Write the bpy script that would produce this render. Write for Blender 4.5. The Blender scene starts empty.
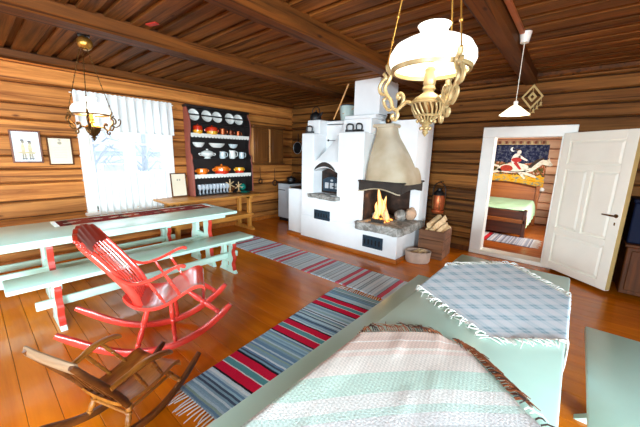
import bpy, bmesh, math, random
from mathutils import Vector, Matrix, noise
random.seed(7)
scene = bpy.context.scene
COL = scene.collection
PI = math.pi

# ------------------------------------------------------------------ helpers
class MB:
    """collects shapes and links them as one mesh object"""
    def __init__(s):
        s.v = []; s.f = []; s.m = []; s.t = []
    def add(s, verts, faces, mat=0, tone=0.5):
        o = len(s.v)
        s.v += [tuple(v) for v in verts]
        s.f += [tuple(i + o for i in f) for f in faces]
        s.m += [mat] * len(faces); s.t += [tone] * len(faces)
        return s
    def addbm(s, bm, mat=0, tone=0.5, M=None):
        bm.verts.index_update()
        vs = [(M @ v.co if M else v.co.copy()) for v in bm.verts]
        s.add(vs, [[v.index for v in f.verts] for f in bm.faces], mat, tone)
        bm.free(); return s
    def box(s, lo, hi, bev=0.0, mat=0, M=None, tone=0.5, seg=1):
        bm = bmesh.new(); bmesh.ops.create_cube(bm, size=1)
        c = [(a + b) / 2 for a, b in zip(lo, hi)]; d = [abs(b - a) for a, b in zip(lo, hi)]
        for v in bm.verts:
            v.co = Vector((c[i] + v.co[i] * d[i] for i in range(3)))
        if bev: bmesh.ops.bevel(bm, geom=bm.edges[:], offset=min(bev, min(d) * .45), segments=seg, affect='EDGES', profile=.5)
        return s.addbm(bm, mat, tone, M)
    def bar(s, p, q, w, h, up=(0, 0, 1), bev=0.0, mat=0):
        p = Vector(p); q = Vector(q); x = (q - p); L = x.length; x.normalize()
        u = Vector(up); y = u.cross(x)
        if y.length < 1e-4: y = Vector((0, 1, 0)).cross(x)
        y.normalize(); z = x.cross(y)
        M = Matrix((x, y, z)).transposed().to_4x4(); M.translation = (p + q) / 2
        return s.box((-L / 2, -w / 2, -h / 2), (L / 2, w / 2, h / 2), bev, mat, M)
    def tube(s, pts, r, n=10, mat=0, flat=None, up=(0, 0, 1)):
        """r number or list; flat=(a,b) scales the section along side / up"""
        P = [Vector(p) for p in pts]; k = len(P)
        R = r if isinstance(r, (list, tuple)) else [r] * k
        vs = []; prev = None
        for i, p in enumerate(P):
            t = (P[min(i + 1, k - 1)] - P[max(i - 1, 0)])
            if t.length < 1e-9: t = Vector((0, 0, 1))
            t.normalize()
            if prev is None:
                a = Vector(up).cross(t)
                if a.length < 1e-3: a = Vector((1, 0, 0)).cross(t)
            else:
                a = prev - t * prev.dot(t)
            a.normalize(); prev = a.copy(); b = t.cross(a)
            fa, fb = flat if flat else (1, 1)
            for j in range(n):
                w = 2 * PI * j / n
                vs.append(p + (a * math.cos(w) * fa + b * math.sin(w) * fb) * R[i])
        fs = [(i * n + j, i * n + (j + 1) % n, (i + 1) * n + (j + 1) % n, (i + 1) * n + j) for i in range(k - 1) for j in range(n)]
        fs += [tuple(range(n))[::-1], tuple((k - 1) * n + j for j in range(n))]
        return s.add(vs, fs, mat)
    def lathe(s, prof, n=24, M=None, mat=0, ax=(1, 1)):
        """profile of (r, z) turned around z"""
        vs = []; k = len(prof)
        for r, z in prof:
            for j in range(n):
                w = 2 * PI * j / n
                v = Vector((r * math.cos(w) * ax[0], r * math.sin(w) * ax[1], z)); vs.append(M @ v if M else v)
        fs = [(i * n + j, i * n + (j + 1) % n, (i + 1) * n + (j + 1) % n, (i + 1) * n + j) for i in range(k - 1) for j in range(n)]
        if prof[0][0] > 1e-5: fs.append(tuple(range(n))[::-1])
        if prof[-1][0] > 1e-5: fs.append(tuple((k - 1) * n + j for j in range(n)))
        return s.add(vs, fs, mat)
    def shell(s, prof, n=24, M=None, mat=0, ax=(1, 1), wave=None):
        """open profile turned around z, no caps"""
        vs = []; k = len(prof)
        for i, (r, z) in enumerate(prof):
            for j in range(n):
                w = 2 * PI * j / n
                q = r * (1 + (wave(i / (k - 1), w) if wave else 0))
                v = Vector((q * math.cos(w) * ax[0], q * math.sin(w) * ax[1], z)); vs.append(M @ v if M else v)
        fs = [(i * n + j, i * n + (j + 1) % n, (i + 1) * n + (j + 1) % n, (i + 1) * n + j) for i in range(k - 1) for j in range(n)]
        return s.add(vs, fs, mat)
    def prism(s, poly, d0, d1, plane='xz', mat=0, bev=0.0, M=None):
        """2-D outline pulled from d0 to d1 along the third axis"""
        def P(a, b, d):
            return {'xz': (a, d, b), 'yz': (d, a, b), 'xy': (a, b, d)}[plane]
        bm = bmesh.new()
        A = [bm.verts.new(P(a, b, d0)) for a, b in poly]; B = [bm.verts.new(P(a, b, d1)) for a, b in poly]
        n = len(poly); bm.faces.new(A); bm.faces.new(B[::-1])
        for i in range(n): bm.faces.new((A[i], B[i], B[(i + 1) % n], A[(i + 1) % n]))
        bmesh.ops.recalc_face_normals(bm, faces=bm.faces[:])
        if bev: bmesh.ops.bevel(bm, geom=[e for e in bm.edges if e.calc_face_angle(0) > .5], offset=bev, segments=1, affect='EDGES')
        return s.addbm(bm, mat, .5, M)
    def grid(s, fn, nu, nv, mat=0, thick=0.0):
        """surface fn(u,v); thick>0 adds an underside that far below"""
        vs = [fn(i / nu, j / nv) for i in range(nu + 1) for j in range(nv + 1)]
        w = nv + 1
        fs = [(i * w + j, (i + 1) * w + j, (i + 1) * w + j + 1, i * w + j + 1) for i in range(nu) for j in range(nv)]
        return s.add(vs, fs, mat)
    def ball(s, c, r, mat=0, sub=2, sq=(1, 1, 1), jit=0.0, seed=0):
        bm = bmesh.new(); bmesh.ops.create_icosphere(bm, subdivisions=sub, radius=1)
        rr = random.Random(seed)
        off = Vector((rr.random() * 50, rr.random() * 50, rr.random() * 50))
        for v in bm.verts:
            k = 1 + jit * noise.noise(v.co * 1.6 + off)
            v.co = Vector((c[i] + v.co[i] * r * sq[i] * k for i in range(3)))
        return s.addbm(bm, mat)
    def build(s, name, mats, parent=None, ang=40, loc=None):
        me = bpy.data.meshes.new(name); me.from_pydata(s.v, [], s.f)
        if not isinstance(mats, (list, tuple)): mats = [mats]
        for m in mats: me.materials.append(m)
        me.polygons.foreach_set('material_index', s.m)
        a = me.attributes.new('tone', 'FLOAT', 'FACE'); a.data.foreach_set('value', s.t)
        bm = bmesh.new(); bm.from_mesh(me); bmesh.ops.recalc_face_normals(bm, faces=bm.faces[:]); bm.to_mesh(me); bm.free()
        me.polygons.foreach_set('use_smooth', [True] * len(me.polygons))
        me.set_sharp_from_angle(angle=math.radians(ang)); me.update()
        o = bpy.data.objects.new(name, me); COL.objects.link(o)
        if parent: o.parent = parent
        if loc: o.location = loc
        return o

def tag(o, label, cat, group=None, kind=None):
    o['label'] = label; o['category'] = cat
    if group: o['group'] = group
    if kind: o['kind'] = kind
    return o
def struct(o):
    o['kind'] = 'structure'; return o
def empty(name, loc=(0, 0, 0), rz=0.0, parent=None):
    o = bpy.data.objects.new(name, None); COL.objects.link(o); o.location = loc; o.rotation_euler = (0, 0, rz)
    o.empty_display_size = .1
    if parent: o.parent = parent
    return o
def thing(name, label, cat, loc=(0, 0, 0), rz=0.0, group=None):
    return tag(empty(name, loc, rz), label, cat, group)
def copy_tree(o, parent=None):
    c = o.copy(); COL.objects.link(c)
    if parent: c.parent = parent
    for ch in list(o.children): copy_tree(ch, c)
    return c
def lerp(a, b, t): return a + (b - a) * t
def interp(pts, x):
    for (x0, y0), (x1, y1) in zip(pts, pts[1:]):
        if x <= x1: return lerp(y0, y1, (x - x0) / (x1 - x0 + 1e-9))
    return pts[-1][1]
def smooth(pts, n=4):
    """Catmull-Rom through the points"""
    P = [Vector(p) for p in pts]; out = []
    for i in range(len(P) - 1):
        a = P[max(i - 1, 0)]; b = P[i]; c = P[i + 1]; d = P[min(i + 2, len(P) - 1)]
        for k in range(n):
            t = k / n
            out.append(.5 * ((2 * b) + (c - a) * t + (2 * a - 5 * b + 4 * c - d) * t * t + (3 * b - a - 3 * c + d) * t ** 3))
    out.append(P[-1]); return out

# ------------------------------------------------------------------ materials
def srgb(r, g, b):
    f = lambda c: (c / 255 / 12.92) if c / 255 <= .04045 else ((c / 255 + .055) / 1.055) ** 2.4
    return (f(r), f(g), f(b), 1)
class NT:
    def __init__(s, name):
        s.mat = bpy.data.materials.new(name); s.mat.use_nodes = True
        s.t = s.mat.node_tree; s.t.nodes.clear()
        s.out = s.n('ShaderNodeOutputMaterial')
    def n(s, typ, **k):
        nd = s.t.nodes.new(typ)
        for a, b in k.items(): setattr(nd, a, b)
        return nd
    def l(s, a, b): s.t.links.new(a, b)
    def coord(s, scale=(1, 1, 1), kind='Object'):
        tc = s.n('ShaderNodeTexCoord'); mp = s.n('ShaderNodeMapping'); mp.inputs['Scale'].default_value = scale
        s.l(tc.outputs[kind], mp.inputs[0]); return mp.outputs[0]
    def noise(s, vec, scale, detail=4, rough=.55, dist=0):
        nd = s.n('ShaderNodeTexNoise'); nd.inputs['Scale'].default_value = scale; nd.inputs['Detail'].default_value = detail
        nd.inputs['Roughness'].default_value = rough; nd.inputs['Distortion'].default_value = dist
        s.l(vec, nd.inputs['Vector']); return nd.outputs['Fac']
    def ramp(s, fac, stops, const=False):
        nd = s.n('ShaderNodeValToRGB'); e = nd.color_ramp.elements
        if const: nd.color_ramp.interpolation = 'CONSTANT'
        while len(e) < len(stops): e.new(.5)
        for i, (p, c) in enumerate(stops): e[i].position = p; e[i].color = c
        s.l(fac, nd.inputs[0]); return nd.outputs[0]
    def math(s, op, a, b=None):
        nd = s.n('ShaderNodeMath', operation=op)
        for i, x in enumerate((a, b)):
            if x is None: continue
            if isinstance(x, (int, float)): nd.inputs[i].default_value = x
            else: s.l(x, nd.inputs[i])
        return nd.outputs[0]
    def mix(s, fac, a, b, mode='MIX'):
        nd = s.n('ShaderNodeMix', data_type='RGBA', blend_type=mode)
        for i, x in ((0, fac), (6, a), (7, b)):
            if hasattr(x, 'links'): s.l(x, nd.inputs[i])
            else: nd.inputs[i].default_value = x
        return nd.outputs[2]
    def bsdf(s, color, rough=.5, metal=0, bump=None, bstr=.3, bdist=.01, spec=.5, coat=0, **k):
        b = s.n('ShaderNodeBsdfPrincipled')
        if hasattr(color, 'links'): s.l(color, b.inputs['Base Color'])
        else: b.inputs['Base Color'].default_value = color
        if hasattr(rough, 'links'): s.l(rough, b.inputs['Roughness'])
        else: b.inputs['Roughness'].default_value = rough
        b.inputs['Metallic'].default_value = metal; b.inputs['Specular IOR Level'].default_value = spec
        b.inputs['Coat Weight'].default_value = coat; b.inputs['Coat Roughness'].default_value = .12
        for a, v in k.items(): b.inputs[a].default_value = v
        if bump is not None:
            bp = s.n('ShaderNodeBump'); bp.inputs['Strength'].default_value = bstr; bp.inputs['Distance'].default_value = bdist
            s.l(bump, bp.inputs['Height']); s.l(bp.outputs[0], b.inputs['Normal'])
        s.l(b.outputs[0], s.out.inputs[0]); return b

def plain(name, c, rough=.5, metal=0, var=.12, scale=6, bump=.05, **k):
    m = NT(name); v = m.coord()
    f = m.noise(v, scale, 5)
    dk = tuple(x * (1 - var) for x in c[:3]) + (1,); lt = tuple(min(1, x * (1 + var)) for x in c[:3]) + (1,)
    m.bsdf(m.ramp(f, [(.3, dk), (.7, lt)]), rough, metal, m.noise(v, scale * 8, 3) if bump else None, bump, .005, **k)
    return m.mat
def wood(name, c1, c2, axis='x', rough=.55, bump=.35, grain=14, knots=True, tone=False, crack=None, **k):
    m = NT(name); st = {'x': (.7, grain, grain), 'y': (grain, .7, grain), 'z': (grain, grain, .7)}[axis]
    v = m.coord(st)
    g = m.noise(v, 1.0, 8, .65, .6)
    col = m.ramp(g, [(.30, c1), (.5, tuple((a + b) / 2 for a, b in zip(c1, c2))), (.70, c2)])
    big = m.noise(m.coord(tuple(1 if x > 1 else .5 for x in st)), 2.2, 3)
    col = m.mix(.55, col, m.ramp(big, [(.3, (.55, .5, .45, 1)), (.7, (1.25, 1.2, 1.15, 1))]), 'MULTIPLY')
    if knots:
        ks = tuple(1.3 if x < 1 else 3.2 for x in st)
        vo = m.n('ShaderNodeTexVoronoi'); vo.inputs['Scale'].default_value = 1.6; m.l(m.coord(ks), vo.inputs['Vector'])
        col = m.mix(1.0, col, m.ramp(vo.outputs['Distance'], [(.03, (.3, .22, .18, 1)), (.10, (1, 1, 1, 1))]), 'MULTIPLY')
    if crack:
        cs = tuple(x * (.5 if x < 1 else 1.6) for x in st)
        cr = m.noise(m.coord(cs), 1.0, 5, .6, .3)
        col = m.mix(crack, col, m.ramp(cr, [(.36, (.16, .10, .06, 1)), (.44, (1, 1, 1, 1))]), 'MULTIPLY')
    if tone:
        at = m.n('ShaderNodeAttribute', attribute_name='tone')
        col = m.mix(1.0, col, m.ramp(at.outputs['Fac'], [(0, (.62, .60, .58, 1)), (1, (1.35, 1.33, 1.3, 1))]), 'MULTIPLY')
    m.bsdf(col, rough, 0, g, bump, .006, **k)
    return m.mat
def glow(name, c, strength, base=(.9, .9, .85, 1)):
    m = NT(name); b = m.bsdf(base, .3)
    b.inputs['Emission Color'].default_value = c; b.inputs['Emission Strength'].default_value = strength
    return m.mat
def fabric(name, c, rough=.9, var=.1, trans=0.0, weave=400):
    m = NT(name); v = m.coord()
    f = m.noise(v, 9, 4)
    dk = tuple(x * (1 - var) for x in c[:3]) + (1,)
    b = m.bsdf(m.ramp(f, [(.3, dk), (.7, c)]), rough, 0, m.noise(v, weave, 2), .25, .002, spec=.15)
    if trans:
        t = m.n('ShaderNodeBsdfTranslucent'); t.inputs[0].default_value = c
        mx = m.n('ShaderNodeMixShader'); mx.inputs[0].default_value = trans
        m.l(b.outputs[0], mx.inputs[1]); m.l(t.outputs[0], mx.inputs[2]); m.l(mx.outputs[0], m.out.inputs[0])
    return m.mat

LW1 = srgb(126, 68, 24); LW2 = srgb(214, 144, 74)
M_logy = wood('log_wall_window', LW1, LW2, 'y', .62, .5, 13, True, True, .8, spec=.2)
M_logx = wood('log_wall_door', srgb(90, 54, 20), srgb(150, 98, 46), 'x', .68, .6, 13, True, True, .8, spec=.15)  # same logs as window wall; weaker light there put into darker colours
M_logp = wood('log_wall_bedroom', srgb(205, 150, 115), srgb(232, 190, 158), 'x', .6, .3, 9, False, True)
M_moss = plain('dark_caulking', srgb(38, 24, 14), .95)
M_ceil = wood('ceiling_boards', srgb(66, 39, 12), srgb(144, 92, 40), 'x', .65, .5, 14, True, True, .7, spec=.15)
M_beam = wood('ceiling_beam_wood', srgb(62, 34, 10), srgb(122, 70, 22), 'y', .6, .6, 12, True, True, .8, spec=.2)
M_floor = wood('painted_floor', srgb(196, 100, 6), srgb(224, 128, 16), 'x', .24, .12, 9, False, True, spec=.35, coat=.22)
M_floor2 = wood('bedroom_floor_paint', srgb(150, 76, 22), srgb(186, 98, 34), 'x', .3, .12, 9, False, True)
M_mint = plain('mint_paint', srgb(194, 228, 212), .33, 0, .05, 3, .05, coat=.2)
M_redp = plain('red_edge_paint', srgb(190, 56, 42), .35, 0, .08)
M_redc = plain('red_chair_lacquer', srgb(232, 66, 52), .2, 0, .06, 5, .02, coat=.5)
M_reddk = plain('dark_red_headrest', srgb(140, 34, 18), .3, 0, .15, 12, .05, coat=.3)
M_white = plain('white_paint', srgb(238, 236, 228), .4, 0, .03)
M_doorw = plain('door_white_paint', srgb(240, 236, 222), .38, 0, .03, 3)
M_groove = plain('panel_shadow_line_paint', srgb(196, 190, 172), .5)
M_pine = wood('pine_varnish', srgb(176, 110, 38), srgb(222, 158, 74), 'y', .4, .2, 16, True)
M_pinez = wood('pine_varnish_upright', srgb(176, 110, 38), srgb(222, 158, 74), 'z', .4, .2, 16, True)
M_oldw = wood('aged_chair_wood', srgb(128, 72, 22), srgb(196, 128, 50), 'x', .32, .25, 20, True)
M_oldd = wood('aged_dark_wood', srgb(66, 34, 14), srgb(120, 70, 30), 'x', .35, .25, 20, False)
M_worn = wood('worn_greyed_wood', srgb(104, 76, 50), srgb(156, 130, 100), 'y', .5, .3, 20, False)
M_cab = wood('cabinet_wood', srgb(84, 46, 16), srgb(122, 74, 30), 'z', .45, .2, 16)
M_cabl = wood('cabinet_light_wood', srgb(190, 130, 76), srgb(214, 158, 100), 'z', .45, .2, 16, False)
M_dkw = wood('dark_brown_wood', srgb(62, 32, 12), srgb(110, 62, 26), 'z', .6, .25, 14, spec=.2)
M_crate = wood('crate_wood', srgb(84, 48, 28), srgb(150, 102, 68), 'x', .7, .5, 14, True, False, .7)
M_bark = wood('birch_split_wood', srgb(206, 166, 112), srgb(242, 216, 172), 'x', .7, .3, 18, False)
M_bask = plain('bark_basket', srgb(192, 168, 150), .8, 0, .2, 8, .2)
M_plaster = plain('white_plaster', srgb(240, 242, 242), .75, 0, .03, 4, .12)
M_black = plain('black_iron', srgb(22, 22, 24), .45, .3, .2, 20, .1)
M_iron = plain('blue_grey_cast_iron', srgb(44, 64, 80), .4, .4, .25, 30, .15)
M_ash = plain('grey_enamel', srgb(186, 190, 194), .35, 0, .05)
M_trimw = wood('base_trim_wood', srgb(150, 80, 26), srgb(196, 116, 46), 'x', .35, .2, 12, False)
M_cream = plain('cream_enamel_metal', srgb(150, 128, 86), .38, .35, .08, 20, .05)
M_brass = plain('brass', srgb(190, 140, 62), .3, .85, .12, 20, .05)
M_dbrass = plain('dark_brass', srgb(96, 66, 30), .35, .8, .2, 20, .05)
M_amber = plain('amber_font', srgb(206, 136, 52), .25, .3, .1)
M_copper = plain('copper', srgb(186, 94, 52), .35, .7, .2, 10, .05)
M_rackpink = plain('rack_side_paint', srgb(150, 80, 66), .5, 0, .12, 8, .1)
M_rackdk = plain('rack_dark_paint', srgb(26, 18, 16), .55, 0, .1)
M_china = plain('white_china', srgb(232, 234, 228), .18, 0, .03, 5, 0, coat=.4)
M_chinab = plain('pale_blue_china', srgb(206, 220, 222), .2, 0, .04, 5, 0, coat=.4)
M_orange = plain('orange_enamel', srgb(240, 120, 24), .22, 0, .08, 5, 0, coat=.4)
M_redor = plain('red_orange_enamel', srgb(216, 52, 20), .22, 0, .08, 5, 0, coat=.4)
M_yel = plain('yellow_enamel', srgb(246, 178, 44), .22, 0, .08, 5, 0, coat=.4)
M_teal = plain('teal_glaze', srgb(24, 120, 104), .25, 0, .1, 8, 0, coat=.4)
M_paper = plain('yellowed_paper', srgb(226, 214, 188), .9, 0, .04)
M_paperw = plain('white_print_paper', srgb(226, 230, 232), .9, 0, .05, 10)
M_frame = wood('picture_frame_wood', srgb(84, 40, 18), srgb(126, 64, 30), 'z', .4, .2, 18, False)
M_ink = plain('figure_ink', srgb(158, 152, 134), .9, 0, .2, 40)
M_inkd = plain('dark_ink', srgb(106, 108, 112), .9)
M_inky = plain('ochre_ink', srgb(202, 190, 154), .9, 0, .2, 40)
M_curt = fabric('white_curtain_cotton', srgb(236, 238, 236), .9, .03, .14)
M_lace = fabric('white_lace', srgb(238, 236, 226), .9, .05)
M_straw = plain('straw', srgb(206, 180, 120), .6, 0, .12, 30)
M_mintcl = fabric('mint_coverlet', srgb(184, 222, 178), .9, .08)
M_bedw = wood('bed_wood', srgb(140, 72, 22), srgb(190, 108, 40), 'x', .35, .15, 12, False)
M_bedd = wood('bed_dark_wood', srgb(72, 34, 14), srgb(116, 58, 24), 'x', .35, .15, 12, False)
M_cord = plain('white_cord', srgb(228, 222, 206), .6)
M_blued = plain('dark_blue_paint', srgb(14, 22, 46), .7, spec=.15)
M_snow = plain('pale_ground', srgb(220, 226, 232), .9)
M_shed = plain('pale_shed_boards', srgb(214, 222, 230), .8)
M_roof = plain('grey_roof', srgb(186, 194, 204), .8)
M_bar = plain('grey_bark', srgb(168, 176, 184), .9)
M_glassy = None

# window glass: mostly clear, a little reflective
g = NT('window_glass'); tr = g.n('ShaderNodeBsdfTransparent'); gl = g.n('ShaderNodeBsdfGlossy'); gl.inputs['Roughness'].default_value = .02
mx = g.n('ShaderNodeMixShader'); mx.inputs[0].default_value = .06
g.l(tr.outputs[0], mx.inputs[1]); g.l(gl.outputs[0], mx.inputs[2]); g.l(mx.outputs[0], g.out.inputs[0]); M_pane = g.mat
g = NT('drinking_glass'); tr = g.n('ShaderNodeBsdfTransparent'); tr.inputs[0].default_value = (.9, .92, .94, 1); gl = g.n('ShaderNodeBsdfPrincipled')
gl.inputs['Base Color'].default_value = (.8, .84, .88, 1); gl.inputs['Roughness'].default_value = .08
mx = g.n('ShaderNodeMixShader'); mx.inputs[0].default_value = .45
g.l(tr.outputs[0], mx.inputs[1]); g.l(gl.outputs[0], mx.inputs[2]); g.l(mx.outputs[0], g.out.inputs[0]); M_glass = g.mat

# soot-stained plaster: soot patches from noise
g = NT('sooty_plaster'); v = g.coord()
n1 = g.noise(v, 2.2, 3, .5)
g.bsdf(g.ramp(n1, [(.30, srgb(166, 144, 112)), (.5, srgb(192, 174, 144)), (.68, srgb(206, 194, 170))]), .8, 0, g.noise(v, 30, 3), .1, .005)
M_hood = g.mat
M_soot = plain('soot_black', srgb(52, 44, 38), .9, 0, .35, 7, .2)
g = NT('sooty_brick'); v = g.coord((1, 1, 1)); n1 = g.noise(v, 6, 5)
g.bsdf(g.ramp(n1, [(.35, srgb(24, 18, 15)), (.6, srgb(70, 48, 36)), (.75, srgb(120, 86, 62))]), .9, 0, n1, .4, .02); M_brick = g.mat
g = NT('grey_soapstone'); v = g.coord(); n1 = g.noise(v, 9, 8, .7, .8)
g.bsdf(g.ramp(n1, [(.3, srgb(62, 60, 56)), (.5, srgb(140, 136, 128)), (.7, srgb(206, 202, 194))]), .7, 0, n1, .5, .02); M_stone = g.mat
M_lampwhite = glow('lit_opal_glass', (1, .92, .74, 1), .85)
M_lampwarm = glow('lit_small_shade', (1, .86, .52, 1), 2.0)
M_bulb = glow('bulb', (1, .84, .5, 1), 4)
g = NT('flame'); v = g.coord(); sx = g.n('ShaderNodeSeparateXYZ'); g.l(v, sx.inputs[0])
em = g.n('ShaderNodeEmission'); em.inputs[1].default_value = 2.0
lw = g.n('ShaderNodeLayerWeight'); lw.inputs[0].default_value = .45
g.l(g.ramp(lw.outputs['Facing'], [(.1, (1, .72, .28, 1)), (.5, (1, .36, .05, 1)), (.9, (.9, .16, .01, 1))]), em.inputs[0])
tr = g.n('ShaderNodeBsdfTransparent'); mx = g.n('ShaderNodeMixShader')
g.l(g.math('MULTIPLY', lw.outputs['Facing'], .9), mx.inputs[0]); g.l(em.outputs[0], mx.inputs[1]); g.l(tr.outputs[0], mx.inputs[2]); g.l(mx.outputs[0], g.out.inputs[0]); M_flame = g.mat
M_ember = glow('embers', (1, .3, .05, 1), 3, (.1, .05, .03, 1))

# rag rug: thin random stripes and repeating red/teal band groups, along local x (metres)
def rug_mat(name, period, off, bandw, cols, dark, red, midc, pale=0.0):
    m = NT(name); tc = m.coord(); sx = m.n('ShaderNodeSeparateXYZ'); m.l(tc, sx.inputs[0]); x = sx.outputs[0]
    wob = m.math('ADD', x, m.math('MULTIPLY', m.math('SUBTRACT', m.noise(m.coord((3, 9, 1)), 1, 2), .5), .012))
    # thin stripes
    cell = m.math('FLOOR', m.math('MULTIPLY', wob, 62)); wn = m.n('ShaderNodeTexWhiteNoise', noise_dimensions='1D'); m.l(cell, wn.inputs['W'])
    n = len(cols); base = m.ramp(wn.outputs['Value'], [(i / n, c) for i, c in enumerate(cols)], True)
    ph = m.math('MULTIPLY', m.math('FRACT', m.math('DIVIDE', m.math('ADD', wob, off), period)), period / bandw)   # 0..1 inside a group
    w = srgb(222, 226, 226)
    band = m.ramp(m.math('MULTIPLY', ph, .999), [(0, dark), (.06, red), (.36, w), (.40, midc), (.60, w), (.64, red), (.93, dark)], True)
    inb = m.math('LESS_THAN', ph, 1.0)
    col = m.mix(inb, base, band)
    sp = m.noise(m.coord((60, 220, 60)), 1, 3, .7)
    col = m.mix(.6, col, m.ramp(sp, [(.3, (.78, .79, .8, 1)), (.6, (1.12, 1.12, 1.12, 1))]), 'MULTIPLY')
    if pale: col = m.mix(pale, col, srgb(214, 220, 222))
    m.bsdf(col, .95, 0, m.noise(m.coord((90, 160, 60)), 1, 3), .6, .006, spec=.1)
    return m.mat
blues = [srgb(146, 184, 206), srgb(108, 146, 178), srgb(184, 210, 222), srgb(158, 198, 216), srgb(214, 230, 236), srgb(134, 172, 192), srgb(72, 90, 112), srgb(174, 206, 220), srgb(146, 176, 168), srgb(196, 220, 230)]
greys = [srgb(200, 218, 228), srgb(216, 230, 236), srgb(172, 194, 208), srgb(228, 236, 240), srgb(204, 220, 228), srgb(140, 156, 168), srgb(212, 226, 232), srgb(188, 206, 212)]
M_rug2 = rug_mat('blue_rag_weave', 0.60, -.255, .24, blues, srgb(28, 26, 34), srgb(214, 26, 64), srgb(92, 156, 160))
M_rug1 = rug_mat('grey_rag_weave', .57, -.17, .17, greys, srgb(120, 60, 76), srgb(214, 40, 74), srgb(196, 212, 218), .12)
M_rug3 = rug_mat('bedroom_rag_weave', 1.4, -.95, .24, [srgb(150, 150, 160), srgb(190, 186, 186), srgb(120, 116, 124), srgb(168, 172, 184), srgb(206, 200, 196)], srgb(60, 50, 60), srgb(200, 36, 44), srgb(206, 200, 196))
M_fringe = fabric('white_fringe', srgb(226, 222, 212), .95)
M_fringed = fabric('rust_fringe', srgb(124, 68, 40), .95, .3)
M_fringek = fabric('dark_fringe', srgb(56, 40, 34), .95)
# ------------------------------------------------------------------ the setting
def cells(s0, s1, za, zb, holes):
    """cut a strip of wall around the holes"""
    out = [(s0, s1, za, zb)]
    for (h0, h1, ha, hb) in holes:
        nxt = []
        for (a, b, c, d) in out:
            if h1 <= a or h0 >= b or hb <= c or ha >= d: nxt.append((a, b, c, d)); continue
            if a < h0: nxt.append((a, h0, c, d))
            if b > h1: nxt.append((h1, b, c, d))
            m0, m1 = max(a, h0), min(b, h1)
            if c < ha: nxt.append((m0, m1, c, ha))
            if d > hb: nxt.append((m0, m1, hb, d))
        out = nxt
    return out
def log_wall(name, P, s0, s1, ztop, holes, mat, seed, logh=.225, step=.3, back=.18):
    rr = random.Random(seed); mb = MB()
    zs = [0.0]
    while zs[-1] < ztop - .12: zs.append(min(zs[-1] + logh * rr.uniform(.72, 1.25), ztop))
    zs[-1] = ztop
    def jit(k, s): return (.034 * noise.noise(Vector((s * .42, k * 5.31, seed)))) + .006 * noise.noise(Vector((s * 2.6, k * 3.7, seed + 9)))
    for k in range(len(zs) - 1):
        tone = rr.uniform(.12, .9)
        for (a, b, c, d) in cells(s0, s1, zs[k], zs[k + 1], holes):
            if b - a < .005 or d - c < .005: continue
            n = max(1, int((b - a) / step)); vs = []
            bul = min(1, (d - c) / .1)
            for i in range(n + 1):
                s = lerp(a, b, i / n)
                z0 = c + (jit(k, s) if c == zs[k] and k else 0); z1 = d + (jit(k + 1, s) if d == zs[k + 1] and k < len(zs) - 2 else 0)
                q = .008 * noise.noise(Vector((s * .9, k * 2.1, seed + 3)))
                e = min(.02, (z1 - z0) * .25)
                for dd, z in ((-.06, z0), (-.02, z0 + .007 * bul), (.006 * bul + q, z0 + e), (.011 * bul + q, (z0 + z1) / 2), (.006 * bul + q, z1 - e), (-.02, z1 - .007 * bul), (-.06, z1)):
                    vs.append(P(s, dd, z))
            fs = [(i * 7 + j, (i + 1) * 7 + j, (i + 1) * 7 + j + 1, i * 7 + j + 1) for i in range(n) for j in range(6)]
            fs += [tuple(range(7)), tuple(n * 7 + j for j in range(7))]
            mb.add(vs, fs, 0, min(1, max(0, tone + rr.uniform(-.1, .1))))
    for (a, b, c, d) in cells(s0, s1, 0, ztop, holes):
        vs = [P(s, dd, z) for s in (a, b) for dd in (-.045, -back) for z in (c, d)]
        mb.add(vs, [(0, 1, 3, 2), (4, 5, 7, 6), (0, 1, 5, 4), (2, 3, 7, 6), (0, 2, 6, 4), (1, 3, 7, 5)], 1)
    return struct(mb.build(name, [mat, M_moss], ang=50))

XL, YB, XR, YF, ZC = -5.45, 5.29, 3.4, -6.5, 2.72
W1 = (1.17, 2.30, .62, 2.22)                 # window hole on the left wall: y0 y1 z0 z1
DH = (-1.05, -.20, 0.0, 1.87)                # door hole on the back wall: x0 x1 z0 z1
log_wall('wall_left', lambda s, d, z: (XL + d, s, z), YF - .18, YB + .18, ZC, [W1, (-2.4, -1.1, .8, 2.2)], M_logy, 3)
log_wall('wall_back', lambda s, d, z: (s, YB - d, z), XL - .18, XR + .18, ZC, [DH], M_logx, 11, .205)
RW = [(-3.0, -1.6, .8, 2.2), (-.8, .6, .8, 2.2)]
LW = [(-2.4, -1.1, .8, 2.2)]
FW = [(-4.4, -2.8, .7, 2.3), (.3, 2.3, .7, 2.3)]
log_wall('wall_right', lambda s, d, z: (XR - d, s, z), YF - .18, YB + .18, ZC, RW, M_logy, 21, step=1.2)
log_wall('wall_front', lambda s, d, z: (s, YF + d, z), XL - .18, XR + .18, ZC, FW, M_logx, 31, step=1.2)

# floor: boards run along x
fb = MB(); y = YF; k = 0
while y < YB - .03:
    w = .142; t = random.uniform(.35, .65)
    y2 = min(y + w, YB); fb.box((XL - .1, y + .001, -.03), (XR + .1, y2 - .001, 0), .0015, 0, None, t); y = y2
struct(fb.build('floor', M_floor))
struct(MB().box((XL - .1, YF - .1, -.08), (XR + .1, YB, -.032)).build('trim_1', M_moss))
fb = MB(); y = YB
while y < 8.9:
    fb.box((-2.8, y + .002, -.03), (1.0, y + .14, 0), .002, 0, None, random.uniform(.35, .65)); y += .142
struct(fb.build('bedroom_floor', M_floor2))
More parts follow.
